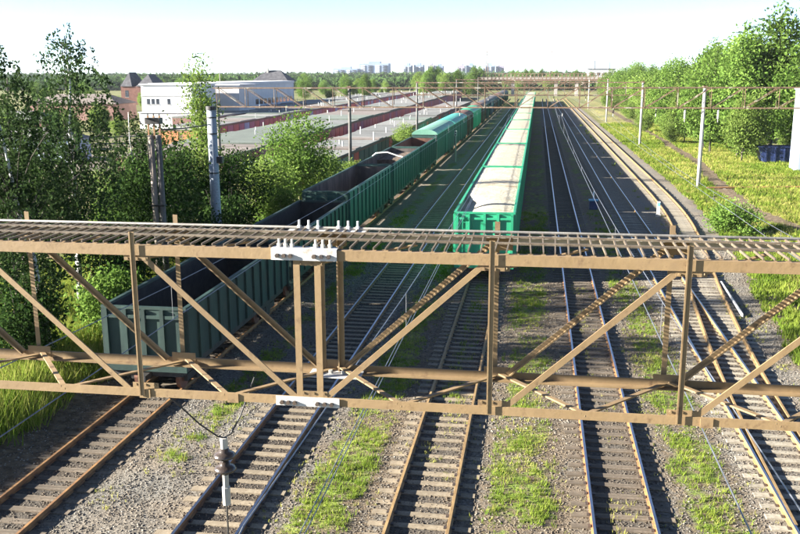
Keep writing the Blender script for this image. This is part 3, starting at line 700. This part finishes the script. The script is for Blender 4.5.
lp = [(-3.15, 7.02, ZB+.0), (-3.08, 7.05, 8.62), (-2.93, 7.15, 8.40), (-2.80, 7.23, 8.26), (-2.75, 7.25, 8.24), (-2.69, 7.28, 8.27), (-2.62, 7.37, 8.42), (-2.56, 7.62, 8.70)]
t_.tube(lp, .008, 6).build('wire_loop', 'black_iron', ig).location = (2.75, -7.25, -8.24)
for i, (xx, yy) in enumerate([(xx, yy) for yy in (93.4, 147.4) for xx in (-7.98, 2.54, 7.6, 11.8)]):
    insulator(f'small insulator under the {"nearer" if yy < 100 else "farther"} rusty gantry, above the {["empty track left of the gravel train", "track right of the gravel train", "straight right hand track", "curved branch track"][i % 4]}', (xx, yy, 7.98), 3, .09, 'insulators under the rusty gantries', .5)
for i, (xx, yy, zz) in enumerate([(14.6, 93.2, 6.9), (17.8, 93.2, 7.0)]):
    insulator(f'pale insulator string hanging {["left", "right"][i]} of the tall right pole', (xx, yy, 7.98), 7, .13, 'pale insulators by the right pole', .4, 'white_paint')

# ---------------------------------------------------------------- wires
for k, xx, lab in (('second', -7.98, 'empty track between the two trains'), ('gravel', -2.73, 'gravel train'), ('fourth', 2.54, 'track right of the gravel train'), ('fifth', 7.60, 'straight right hand track')):
    g = thing('overhead_line', f'overhead contact wires above the {lab}', 'overhead wire', (0, 0, 0), 'overhead contact wires')
    bends = [-12, 7.3, 93.4, 147.4, 220.4, 300.4]
    off = [.0, .12, -.15, .15, -.15, .1]
    fx_ = (lambda y: float(branch_s(y))) if k == 'branch' else (lambda y: xx)
    for dx in ((-.03, .03) if k == 'gravel' else (0,)):
        MB().tube([(fx_(y)+o_+dx, y, 6.15) for y, o_ in zip(bends, off)], .0085 if k == 'gravel' else .012, 4).build('contact_wire', 'wire', g)
    pts = []; drop = MB()
    for (a, oa), (b, ob) in zip(list(zip(bends, off))[:-1], list(zip(bends, off))[1:]):
        for j in range(8):
            f = j/8; y = a+(b-a)*f; zz = 7.35-(1-(2*f-1)**2)*.95
            pts.append((fx_(y)+oa+(ob-oa)*f, y, zz))
            if j: drop.tube([(fx_(y)+oa+(ob-oa)*f, y, 6.15), pts[-1]], .005, 3, False)
    MB().tube(pts, .010, 4).build('messenger_wire', 'wire', g)
    tag(drop.build('droppers', 'wire', g), kind='stuff')

# ---------------------------------------------------------------- wagons
def bogies(root, L, mat='black_iron'):
    whm = MB().tube([(-.07, 0, 0), (.07, 0, 0)], .47, 14).data('wheel'); whm.materials.append(M['wagon_rust'])
    for yc in (2.1, L-2.1):
        b = MB()
        for s_ in (-1, 1):
            b.box(s_*1.02-.07, s_*1.02+.07, yc-1.15, yc+1.15, .52, .78); b.box(s_*1.02-.1, s_*1.02+.1, yc-.3, yc+.3, .35, .95)
        b.box(-1.1, 1.1, yc-.25, yc+.25, .6, .98)
        bo_ = b.build('bogie', mat, root)
        for dy in (-.92, .92):
            for s_ in (-1, 1): link('wheel', whm, None, bo_, loc=(s_*.80, yc+dy, .65-.0))
def gondola(label, y0, L, zt, W, xc, mat, inside, nrib, loc_group, zb=1.05, light_end=False, hasload=None, bog=True, ladder=False):
    root = thing('gondola_wagon', label, 'freight wagon', (xc, y0, 0), loc_group)
    hw = W/2; zf = zb+.17
    MB().box(-hw+.25, hw-.25, .05, L-.05, .98, zf).build('underframe', 'black_iron', root)
    MB().box(-.14, .14, -.5, .04, .95, 1.15).build('coupler', 'black_iron', root)
    for s_ in (-1, 1): MB().box(min(s_*(hw-.05), s_*hw), max(s_*(hw-.05), s_*hw), .003, L-.003, zb, zt-.1).build('side_wall', mat, root)
    for yy in (0, L-.05): MB().box(-hw+.053, hw-.053, yy, yy+.05, zb, zt-.1).build('end_wall', mat, root)
    for s_ in (-1, 1):
        MB().box(min(s_*(hw-.054), s_*(hw-.066)), max(s_*(hw-.054), s_*(hw-.066)), .07, L-.07, zf, zt-.12).build('inner_lining', inside, root)
    for yy in (.055, L-.067): MB().box(-hw+.07, hw-.07, yy, yy+.012, zf, zt-.12).build('inner_lining', inside, root)
    MB().box(-hw+.07, hw-.07, .07, L-.07, zf+.002, zf+.03).build('floor_plate', inside, root)
    rim = MB()
    for s_ in (-1, 1): rim.box(min(s_*(hw-.09), s_*(hw+.05)), max(s_*(hw-.09), s_*(hw+.05)), -.03, L+.03, zt-.1, zt)
    for a, b in ((-.03, .09), (L-.09, L+.03)): rim.box(-hw+.092, hw-.092, a, b, zt-.1, zt)
    rim.build('top_rim', mat, root)
    rb = MB().prism_y([(0, zb-.03), (.09, zb+.03), (.09, zt-.16), (0, zt-.1)], -.07, .07).data('side_rib'); rb.materials.append(M[mat])
    for i in range(nrib+1):
        yy = .1+(L-.2)*i/nrib
        link('side_rib', rb, None, root, loc=(hw, yy, 0)); o = link('side_rib', rb, None, root, loc=(-hw, yy, 0)); o.rotation_euler = (0, 0, math.pi)
    eb = MB().box(-.07, .07, -.10, -.001, zb+.01, zt-.101).data('end_post'); eb.materials.append(M[mat])
    for f in (-.92, -.45, 0, .45, .92): link('end_post', eb, None, root, loc=(f*hw, 0, 0))
    MB().box(-hw*.95, hw*.95, -.085, -.002, zt-.42, zt-.30).build('end_beam', mat, root)
    MB().box(-hw, hw, -.12, -.004, zb-.2, zb+.008).build('buffer_beam', mat, root)
    if ladder:
        ld = MB()
        for dx in (-.18, .18): ld.bar((-.62*hw+dx, -.13, 1.0), (-.62*hw+dx, -.13, zt-.05), .04, .04)
        for j in range(7): ld.bar((-.62*hw-.18, -.13, 1.15+j*.38), (-.62*hw+.18, -.13, 1.15+j*.38), .03, .03)
        ld.build('ladder', mat, root)
    if bog: bogies(root, L)
    return root
GT = 4.0; gy0 = 48.6; XG = -2.72
def heap(y0, L, W, xc, zt, mat, name, label, group, seed, peak=-.02, edge=-.10):
    r = np.random.default_rng(seed); n1, n2 = 22, 80
    xs = np.linspace(-W/2, W/2, n1); ys = np.linspace(0, L, n2); XX, YY = np.meshgrid(xs, ys)
    u = 1-(np.abs(XX)/(W/2))**2.2; v = np.minimum(1, np.minimum(YY, L-YY)/1.6)
    Z = zt+edge+(peak-edge)*u**.8*(.72+.28*v)*(.85+.3*fbm(XX*.5+seed, YY*.2+seed, 3))+(fbm(XX*2.2+seed*3, YY*2.2, 3)-.5)*.07
    Z = Z-(.30*sstep(-.2, 1.3, -XX)*(1-sstep(6.5, 9.5, YY+fbm(XX*1.3, YY*.8, 2)*4)) if seed == 5 else 0)
    Vv = np.stack([XX.ravel()+xc, YY.ravel()+y0, Z.ravel()], 1)
    ii = (np.arange(n2-1)[:, None]*n1+np.arange(n1-1)[None, :]).ravel(); Ff = np.stack([ii, ii+1, ii+n1+1, ii+n1], 1)
    o = soup(name, Vv, Ff, mat, smooth=True)
    sk = MB()   # skirt down to the wagon floor so that the heap has a body
    z0_ = 1.3
    per = [i for i in range(n1)]+[n1*j+n1-1 for j in range(1, n2)]+[n1*(n2-1)+i for i in reversed(range(n1-1))]+[n1*j for j in reversed(range(1, n2-1))]
    q = len(per)
    me = o.data
    vs = [tuple(Vv[p]) for p in per]+[(Vv[p][0], Vv[p][1], z0_) for p in per]
    sk.add(vs, [(i, i+q, (i+1) % q+q, (i+1) % q) for i in range(q)])
    o2 = sk.build('heap_flank', mat, o)
    return tag(o, label, 'load', group)
for i in range(13):
    y0 = gy0+i*25.4; lab = 'bright green open wagon facing the viewer at the near end of the gravel train' if i == 0 else f'bright green open wagon, {ORD[i]} from the near end of the gravel train'
    gondola(lab, y0, 24.5, GT, 3.3, XG, 'green_bright', 'green_bright', 17, 'wagons of the gravel train', bog=i < 4, ladder=i < 2)
    heap(y0+.09, 24.32, 3.12, XG, GT, 'sand', 'gravel_load', f'pale sandy gravel heaped in the {ORD[i]} wagon of the gravel train', 'gravel loads', 5+i)
# dark green train on the siding
XS = -13.45; ZS = 3.58
SG = [(28.3, 12.9, 3.55, 'green_dark', 'dark_inside_shade', 'dark green open wagon with an empty black inside, nearest on the left siding'),
      (42.2, 12.8, 3.55, 'green_dark', 'dark_inside_shade', 'dark green open wagon half hidden behind the gantry walkway'),
      (55.9, 17.0, 4.05, 'green_teal', 'wagon_inside', 'teal green open wagon with a grey streaked inside wall'),
      (73.9, 17.4, 4.05, 'green_teal', 'wagon_inside', 'teal green open wagon with a white hoop bar and brown scrap'),
      (92.3, 14.2, 4.05, 'green_teal', 'wagon_rust', 'light rimmed teal open wagon just before the mint roofed vans')]
for y0, L, zt_, mt, ins, lab in SG:
    gondola(lab, y0, L, zt_, 3.05, XS, mt, ins, 12, 'open wagons on the left siding', 1.40)
heap(82.9, 8.2, 2.85, XS, 4.05-.45, 'scrap', 'scrap_load', 'brown scrap heaped in the wagon with the white hoop', 'x', 41); bpy.data.objects['scrap_load'].pop('group')
hp = thing('hoop_bar', 'white bent pipe arched across the teal wagon', 'pipe', (XS, 80.6, 4.05))
MB().tube([(-1.45, 0, .03), (-1.1, -.1, .32), (0, -.3, .42), (1.0, -.5, .12), (1.45, -.6, .03)], .06, 8).build('pipe', 'white_paint', hp)
def van(label, y0, L, zt, W, xc, wall, roof, roofc, group):
    root = thing('van_wagon', label, 'freight wagon', (xc, y0, 0), group); hw = W/2
    MB().box(-hw+.3, hw-.3, .05, L-.05, .95, 1.2).build('underframe', 'black_iron', root)
    MB().box(-hw, hw, 0, L, 1.2, zt).build('body', wall, root)
    rb = MB().box(0, .07, -.06, .06, 1.15, zt-.02).data('side_rib'); rb.materials.append(M[wall])
    n = 12
    for i in range(n+1):
        link('side_rib', rb, None, root, loc=(hw, .08+(L-.16)*i/n, 0))
    MB().box(hw, hw+.05, L/2-1.1, L/2+1.1, 1.25, zt-.25).build('sliding_door', wall, root)
    prof = [(hw+.06, zt+.002)]+[((hw+.06)*math.cos(a), zt+.02+rise*math.sin(a)) for rise in (.62,) for a in np.linspace(.12, math.pi-.12, 11)]+[(-hw-.06, zt+.002)]
    MB().prism_y(prof, -.06, L+.06).build('roof', roof, root, False)
    bogies(root, L)
VN = []
yv = 107.6
for L, wl, rf, lab in [(22.6, 'green_teal', 'roof_mint', 'van wagon with a pale mint roof'), (22.6, 'green_teal', 'roof_teal', 'van wagon with a bright turquoise roof'), (13.5, 'wagon_rust', 'wagon_rust', 'rust brown van wagon behind the turquoise roofed one'),
      (22.6, 'green_bright', 'green_bright', 'van wagon with a bright green roof far along the siding'), (18, 'wagon_rust', 'wagon_rust', 'rust brown van wagon beyond the bright green roof'), (18, 'green_dark', 'slate', 'dark van wagon far along the siding'), (18, 'blue_paint', 'slate', 'dark blue van wagon far along the siding'), (18, 'wagon_rust', 'slate', 'grey roofed brown van wagon near the far end of the siding'), (22, 'green_dark', 'slate', 'dark green grey roofed van wagon near the far end of the siding'), (22, 'green_dark', 'wagon_rust', 'brown roofed green van wagon near the far end of the siding'), (22, 'wagon_rust', 'slate', 'second last brown van wagon on the siding'), (30, 'green_dark', 'slate', 'last dark wagon at the far end of the siding')]:
    VN.append((yv, L, wl, rf, lab)); yv += L+.95
for y0, L, wl, rf, lab in VN: van(lab, y0, L, 4.25, 3.05, XS, wl, rf, 0, 'van wagons on the left siding')

# ---------------------------------------------------------------- garage rows
def garages(label, xf, xb, y0, y1, zt, doors, roofs, drift=0., step=3.3, edge='edge_concrete', seed=1):
    r = random.Random(seed); g = thing('garage_row', label, 'garage', (xf, y0, 0), 'garage rows'); W = xf-xb; n = int((y1-y0)/step)
    g.rotation_euler = (0, 0, drift)
    MB().box(-W, -.06, 0, n*step, -.2, zt-.12).build('wall', 'garage_wall', g)
    dm = {}
    for d in set(doors):
        me = MB().box(-.06, .0, .16, step-.16, 0, zt-.42).data('garage_door'); me.materials.append(M['door_'+d]); dm[d] = me
    rows = []
    for i in range(n):
        d = doors[int(r.random()**1.0*len(doors)) if seed else 0]
        if i < len(doors) and seed == 3: d = doors[i]
        link('garage_door', dm[d], None, g, loc=(0, i*step, 0))
    i = 0
    while i < n:
        k = min(n-i, r.randint(1, 5)); rm = r.choice(roofs); dz = r.uniform(0, .26)
        MB().box(-W-.1, .14, i*step+.02, (i+k)*step-.02, zt-.12+.002, zt+dz).build('roof', 'roof_'+rm, g)
        MB().box(.14, .24, i*step+.02, (i+k)*step-.02, zt-.07, zt+dz+.03).build('roof_edge', edge, g)
        i += k
    for i in range(n//2):
        yy = r.uniform(0, n*step); xx = -r.uniform(.4, W-.4); hh = r.uniform(.5, 1.3)
        MB().tube([(xx, yy, zt), (xx, yy, zt+hh)], r.uniform(.05, .11), 6).build('vent_pipe', 'white_paint', g)
    return g
garages('nearest garage row with teal metal doors and a flat grey roof behind the siding', -22.0, -29.0, 90, 300, 2.35, ['teal', 'teal', 'teal', 'teal', 'teal', 'red', 'deep', 'deep', 'deep', 'teal', 'deep', 'deep'], ['grey', 'green', 'pale', 'pink'], seed=3, edge='roof_grey')
garages('second garage row with dark red doors and green grey roofs', -32.4, -44.6, 89, 440, 3.0, ['maroon', 'red', 'maroon', 'plum', 'maroon'], ['green', 'green', 'grey', 'pink', 'pale'], .012, seed=5, edge='roof_green')
garages('third garage row with purple red doors and a white roof edge', -55.0, -63.0, 148, 440, 2.8, ['plum', 'maroon', 'plum', 'plum', 'blue', 'maroon', 'red'], ['grey', 'pale', 'green', 'pink'], .012, seed=6)
garages('farthest garage row with maroon doors below the long pale hall', -66.5, -74.5, 176, 420, 2.8, ['maroon', 'red', 'maroon', 'plum'], ['grey', 'pale'], .010, seed=7)
gb = thing('garage_block', 'orange doored end garage in front of the third row', 'garage', (-54.6, 141.5, 0))
MB().box(-8, 0, 0, 6, -.2, 2.5).build('wall', 'garage_wall', gb); MB().box(-8.1, .2, -.1, 6.1, 2.502, 2.66).build('roof', 'edge_concrete', gb)
MB().box(-7.4, -4.4, -.05, -.002, 0, 2.2).build('garage_door', 'door_orange', gb); MB().box(-3.6, -.6, -.05, -.002, 0, 2.2).build('garage_door', 'door_orange', gb)
sh = thing('tarp_shed', 'small shed with a bright blue and white covered side beside the willow', 'shed', (-30.6, 90.5, 0))
MB().box(0, 3.4, 0, 3, -.1, 2.1).build('wall', 'cyan_paint', sh); MB().box(3.403, 5, .1, 2.9, -.1, 2.2).build('annex', 'white_wall', sh); MB().box(-.2, 5.2, -.2, 3.2, 2.203, 2.3).build('roof', 'pale_roof', sh)

# ---------------------------------------------------------------- halls and houses
def windows(root, xs, y, z0, z1, wd, axis='y', mat='glass_dark'):
    for a in xs:
        if axis == 'y':
            MB().box(a-wd/2-.12, a+wd/2+.12, y-.10, y-.002, z0-.14, z0-.002).build('window_sill', 'edge_concrete', root)
            MB().box(a-wd/2, a+wd/2, y-.035, y-.003, z0, z1).build('window', mat, root)
        else:
            MB().box(y+.003, y+.035, a-wd/2, a+wd/2, z0, z1).build('window', mat, root)
h1 = thing('white_hall', 'white two storey block with small dark windows left of the poplar', 'building', (-87.4, 190, 0))
MB().box(0, 11.8, 0, 15, -.3, 9.2).build('wall', 'white_wall', h1); MB().box(-.3, 12.1, -.3, 15.3, 9.202, 9.45).build('roof', 'pale_roof', h1)
MB().box(-.12, 11.9, -.12, -.002, 6.75, 6.95).build('cornice', 'edge_concrete', h1)
windows(h1, [1.6, 2.7, 3.8, 6.4], 0, 5.0, 6.2, .7); windows(h1, [1.6, 2.7, 3.8, 6.4, 9.5], 0, 2.4, 3.6, .7)
MB().box(2.5, 16, -7, -.15, -.2, 3.4).build('annex', 'white_wall', h1); MB().box(2.3, 16.2, -7.2, -.14, 3.402, 3.6).build('annex_roof', 'pale_roof', h1)
h1b = thing('white_hall', 'plain long white hall rising behind the two storey block', 'building', (-82.5, 207, 0))
MB().box(-4, 12, 0, 12, -.3, 8.9).build('wall', 'white_wall', h1b); MB().box(-4.3, 12.3, -.3, 12.3, 8.902, 9.2).build('roof', 'pale_roof', h1b)
h2 = thing('pale_hall', 'long pale hall with shaded blue grey side wall above the garages', 'building', (-83.5, 222, 0))
MB().box(-16, 0, 0, 80, -.3, 8.5).build('wall', 'white_wall', h2); MB().box(-16.4, .4, -.4, 80.4, 8.502, 9.3).build('roof', 'pale_roof', h2)
MB().box(.004, .12, 0, 80, 1.0, 2.2).build('plinth_band', 'blue_wall', h2)
windows(h2, [6+i*4.2 for i in range(18)], 0, 2.6, 4.2, 3.0, 'x')
def hip_house(label, loc, w_, d_, hz, rz, wall, roof, ov=.6, ridge=.35, rzrot=0):
    h = thing('house', label, 'house', loc, rz=rzrot)
    MB().box(-w_/2, w_/2, 0, d_, -.3, hz).build('wall', wall, h)
    a, b = w_/2+ov, ov; rl = w_*ridge/2
    MB().add([(-a, -b, hz), (a, -b, hz), (a, d_+b, hz), (-a, d_+b, hz), (-rl, d_/2, rz), (rl, d_/2, rz)], [(0, 1, 5, 4), (1, 2, 5), (2, 3, 4, 5), (3, 0, 4), (3, 2, 1, 0)]).build('roof', roof, h)
    windows(h, [-w_/4, 0, w_/4], 0, hz*.4, hz*.62, 1.2)
    return h
hh = hip_house('big house with a dark hipped slate roof behind the pale hall', (-104.5, 345, 0), 13, 11, 8.6, 13.0, 'blue_wall', 'slate', 1.2, .42)
MB().box(-2.6, -1.9, 4, 4.8, 10.5, 13.8).build('chimney', 'edge_concrete', hh)
h3 = thing('house', 'red brick house with two pointed dark gables on the left horizon', 'house', (-153, 330, 0))
MB().box(-7, 7, 0, 12, -.3, 7).build('wall', 'red_brick', h3)
for dx, hz, rw in ((-4.6, 12.4, 2.4), (3.2, 11.6, 3.8)):
    MB().add([(dx-rw, -.4, 7.01), (dx+rw, -.4, 7.01), (dx+rw, 12.4, 7.01), (dx-rw, 12.4, 7.01), (dx, 3, hz), (dx, 9, hz)], [(0, 1, 4), (1, 2, 5, 4), (2, 3, 5), (3, 0, 4, 5), (3, 2, 1, 0)]).build('roof', 'slate', h3)
windows(h3, [-4.6, 3], 0, 3, 5.5, 1.4)
for i, (x, y, w_, hz, wl, rf, lab) in enumerate([(-96, 150, 16, 3.4, 'red_brick', 'roof_grey', 'low brown shed glimpsed behind the drooping birch'), (-66, 112, 9, 3.0, 'blue_wall', 'roof_pale', 'small pale blue shed left of the twin posts'), (-118, 215, 24, 4.2, 'garage_wall', 'roof_pink', 'long low pinkish warehouse below the gabled brick house'), (-78, 128, 8, 2.6, 'white_wall', 'roof_pale', 'small white shed below the two storey block'),
     (-60, 520, 22, 6, 'white_wall', 'roof_pale', 'white low building far behind the garage rows'), (-40, 560, 18, 5, 'red_brick', 'roof_pink', 'red roofed low building far behind the garage rows'), (-190, 520, 14, 6, 'white_wall', 'wagon_rust', 'brown roofed house far left of the white block'), (-165, 560, 14, 5.5, 'red_brick', 'slate', 'dark roofed house far beyond the white block'), (-60, 240, 0, 0, '', '', '')]):
    if not w_: continue
    hip_house(lab, (x, y, 0), w_, w_*.5, hz, hz+w_*.1, wl, rf, .4, .6)
# right edge: pale tower and blue skip
tw = thing('panel_tower', 'tall pale blue panelled tower at the right edge', 'tower', (29.9, 108.5, gzf(30, 108)))
MB().box(0, 3.2, 0, 3.2, -.3, 9.3).build('wall', 'blue_wall', tw); MB().box(-.15, 3.35, -.15, 3.35, 9.302, 9.5).build('roof', 'pale_roof', tw)
for i in range(5): MB().box(.1+i*.62, .55+i*.62, -.06, -.002, .2, 9.1).build('panel', 'tower_panel', tw)
for i in range(5): MB().box(-.06, -.002, .1+i*.62, .55+i*.62, .2, 9.1).build('panel', 'tower_panel', tw)
sk = thing('waste_skip', 'dark blue open skip with sloping ends on the meadow', 'skip', (27.8, 117.5, gzf(28, 117)))
MB().add([(.5, 0, .25), (4.0, 0, .25), (4.0, 2.2, .25), (.5, 2.2, .25), (-.2, -.15, 2.1), (4.6, -.15, 2.1), (4.6, 2.35, 2.1), (-.2, 2.35, 2.1)], [(3, 2, 1, 0), (0, 1, 5, 4), (1, 2, 6, 5), (2, 3, 7, 6), (3, 0, 4, 7)]).build('hull', 'blue_paint', sk)
for a in (.7, 1.8, 2.9, 4.0): MB().bar((a, -.1, .3), (a, -.22, 2.05), .1, .08).build('rib', 'blue_paint', sk)
rm_ = MB(); rm_.box(-.28, 4.68, -.25, -.13, 2.06, 2.18); rm_.box(-.28, 4.68, 2.33, 2.45, 2.06, 2.18); rm_.box(-.3, -.18, -.128, 2.328, 2.06, 2.18); rm_.box(4.58, 4.7, -.128, 2.328, 2.06, 2.18); rm_.build('rim', 'blue_paint', sk)
MB().box(.6, 3.9, .1, 2.1, -.05, .248).build('skid', 'black_iron', sk)
for (a, b, r_, mt, nm, lab) in [((16.8, 91, .35), (34, 93, .55), .09, 'rail_rust', 'pipeline', 'rusty pipe running right from the tall right pole'), ((24, 84, .4), (32, 86, .42), .08, 'white_paint', 'pipe', 'white pipe lying in the grass below the rusty one')]:
    g = thing(nm, lab, 'pipe')
    MB().tube([a, b], r_, 8).build('pipe_run', mt, g)
    for f in (.1, .5, .9):
        p = Vector(a).lerp(Vector(b), f); MB().box(p.x-.12, p.x+.12, p.y-.1, p.y+.1, gzf(p.x, p.y)-.1, p.z-r_+.01).build('pipe_support', 'mid_concrete', g)
# small trackside things
wp = thing('marker_post', 'white marker post beside the shadow edge by the branch track', 'post', (10.0, 74, 0), )
MB().box(-.12, .12, -.08, .08, -.1, 1.25).build('post', 'white_paint', wp); MB().box(-.2, .2, -.14, .14, -.05, .22).build('foot', 'concrete', wp); MB().box(-.09, .09, -.095, -.082, .9, 1.15).build('plate', 'cyan_paint', wp)
bx = thing('point_machine', 'blue trackside box standing between the two middle right tracks', 'box', (5.0, 77.5, 0))
MB().box(-.35, .35, -.3, .3, .0, .75).build('case', 'blue_paint', bx); MB().box(-.4, .4, -.35, .35, .752, .84).build('lid', 'cyan_paint', bx); MB().tube([(0, .1, .84), (0, .1, 1.5)], .06, 8).build('post', 'cyan_paint', bx)
hd = thing('lamp_post', 'slim short signal post with pale head between the siding and empty track', 'signal', (-10.6, 118, 0))
MB().tube([(0, 0, -.1), (0, 0, 3.4)], .09, 8).build('mast', 'mid_concrete', hd); MB().box(-.16, .16, -.2, .12, 3.4, 4.1).build('head', 'concrete', hd)
for zz in (3.58, 3.92): MB().tube([(0, -.2, zz), (0, -.3, zz)], .10, 10).build('lens_hood', 'black_iron', hd)

# ---------------------------------------------------------------- far distance
fb = thing('road_bridge', 'long dark brown girder bridge crossing the tracks far away', 'bridge', (4, 470, -2.4))
MB().box(-38, 34, 0, 6, 9.9, 10.9).build('deck', 'rust_gantry', fb); MB().box(-38, 34, -.2, -.05, 13.6, 13.9).build('top_girder', 'rust_gantry', fb)
for i in range(37): MB().box(-38+i*2-.25, -38+i*2+.25, -.2, -.06, 10.902, 13.6).build('girder_post', 'rust_gantry', fb)
for i in range(36): MB().bar((-38+i*2, -.1, 11), (-36+i*2, -.1, 13.5), .25, .2).build('girder_brace', 'rust_gantry', fb)
MB().box(-38, 34, 5.6, 5.8, 10.902, 12.0).build('parapet', 'mid_concrete', fb)
for xx in (-36, -17, 5, 15.5, 32): MB().box(xx-.8, xx+.8, 1, 5, 2.0, 9.898).build('pier', 'mid_concrete', fb)
def tower(label, px_x, Y_, w_, h, mat, cols):
    t = thing('tower_block', label, 'apartment block', (px_x, Y_, 0), 'hazy tower blocks on the skyline')
    MB().box(-w_/2, w_/2, 0, 25, -1, h).build('wall', mat, t)
    for i in range(cols):
        xx = -w_/2+w_*(i+.5)/cols; q = w_/cols*.28
        st = MB()
        for j in range(int(h/3)-1): st.box(xx-q, xx+q, -1.2, -.01, 2+j*3, 3.7+j*3)
        st.build('balcony_stack', 'glass_dark' if i % 2 else 'white_wall', t)
    MB().box(-w_*.2, w_*.2, 6, 18, h+.01, h+4).build('lift_house', mat, t)
DT = 1750
def sx(px): # bearing of a skyline spot, turned into metres at the towers' distance
    d = fw+rt*((px-400)/885.8); return d.x/d.y*DT
for i, (a, b, yt, mt, lab) in enumerate([(337, 360, 69, 'tower_haze_blue', 'long lower hazy block at the left end of the skyline'), (361, 389, 64, 'tower_haze_blue', 'widest hazy block on the skyline'), (403, 410, 66, 'tower_haze_blue', 'slim hazy block right of the widest one'), (412, 421, 65.5, 'tower_haze_blue', 'second slim hazy block right of the widest one'), (425, 431, 66, 'tower_pink', 'pinkish slim hazy block in the middle of the skyline'), (432, 439, 66.5, 'tower_haze_blue', 'hazy block close to the pinkish slim one'), (453, 460, 66.5, 'tower_pink', 'pinkish hazy block right of the skyline gap'), (461, 470, 66, 'tower_haze_blue', 'hazy block touching the pinkish one right of the gap'), (478, 489, 66, 'tower_haze_blue', 'hazy block above the left end of the dark bridge'), (490, 498, 67, 'tower_pink', 'last hazy block at the right end of the skyline')]):
    tower(lab, (sx(a)+sx(b))/2, DT+i*9, (sx(b)-sx(a)), CAM_Z+(74.2-yt)/885.8*DT, mt, 4)
of = thing('white_works', 'white factory block beyond the dark bridge on the right', 'building', (43, 640, 0))
MB().box(-9, 9, 0, 14, -.3, 14).build('wall', 'white_wall', of); MB().box(-9.3, 9.3, -.3, 14.3, 14.002, 14.5).build('roof', 'slate', of)
windows(of, [-6, -2, 2, 6], 0, 10, 12, 2.2)
for xx, hh_ in ((-5, 24), (5, 23)): MB().tube([(xx, 6, 14.5), (xx, 6, hh_-4)], [.9, .7], 10).build('chimney', 'white_wall', of)
def mast(label, x, y, h, wd):
    t = thing('radio_mast', label, 'mast', (x, y, 0), 'thin masts on the horizon'); b = MB(); n = 14
    for i in range(4):
        cx, cy = ((-1, -1), (1, -1), (1, 1), (-1, 1))[i]
        b.bar((cx*wd, cy*wd, -.5), (cx*wd*.15, cy*wd*.15, h), .22, .22)
    b.build('leg_frame', 'rust_gantry', t); l_ = MB()
    for j in range(n):
        z0_, z1_ = h*j/n, h*(j+1)/n; a = wd*(1-.85*j/n); b_ = wd*(1-.85*(j+1)/n)
        for (x0, y0), (x1, y1) in zip(((-1, -1), (1, -1), (1, 1), (-1, 1)), ((1, -1), (1, 1), (-1, 1), (-1, -1))): l_.bar((x0*a, y0*a, z0_), (x1*b_, y1*b_, z1_), .14, .14)
    l_.build('lattice', 'rust_gantry', t)
mast('thin lattice mast above the left end of the dark bridge', -36, 640, 27, 1.6)
mast('thin lattice mast above the middle of the dark bridge', 8.5, 640, 27, 1.6)
mm = thing('pole_mast', 'thin bare mast behind the white two storey block', 'mast', (-82, 226, 0)); MB().tube([(0, 0, -.2), (0, 0, 18.3)], [.16, .06], 6).build('shaft', 'mid_concrete', mm); MB().box(-.4, .4, -.4, .4, -.2, .25).build('footing', 'concrete', mm)

# ---------------------------------------------------------------- air
hz_ = MB().box(-3600, 3600, -700, 3900, -1.6, 72).build('haze', None)
hm = bpy.data.materials.new('haze'); hm.use_nodes = True; hn = hm.node_tree.nodes; hn.clear()
pv = hn.new('ShaderNodeVolumePrincipled'); pv.inputs['Color'].default_value = (.86, .91, 1, 1); pv.inputs['Density'].default_value = .00005; pv.inputs['Anisotropy'].default_value = 0
ho = hn.new('ShaderNodeOutputMaterial'); hm.node_tree.links.new(pv.outputs[0], ho.inputs['Volume'])
hz_.data.materials.append(hm); tag(hz_, kind='stuff')
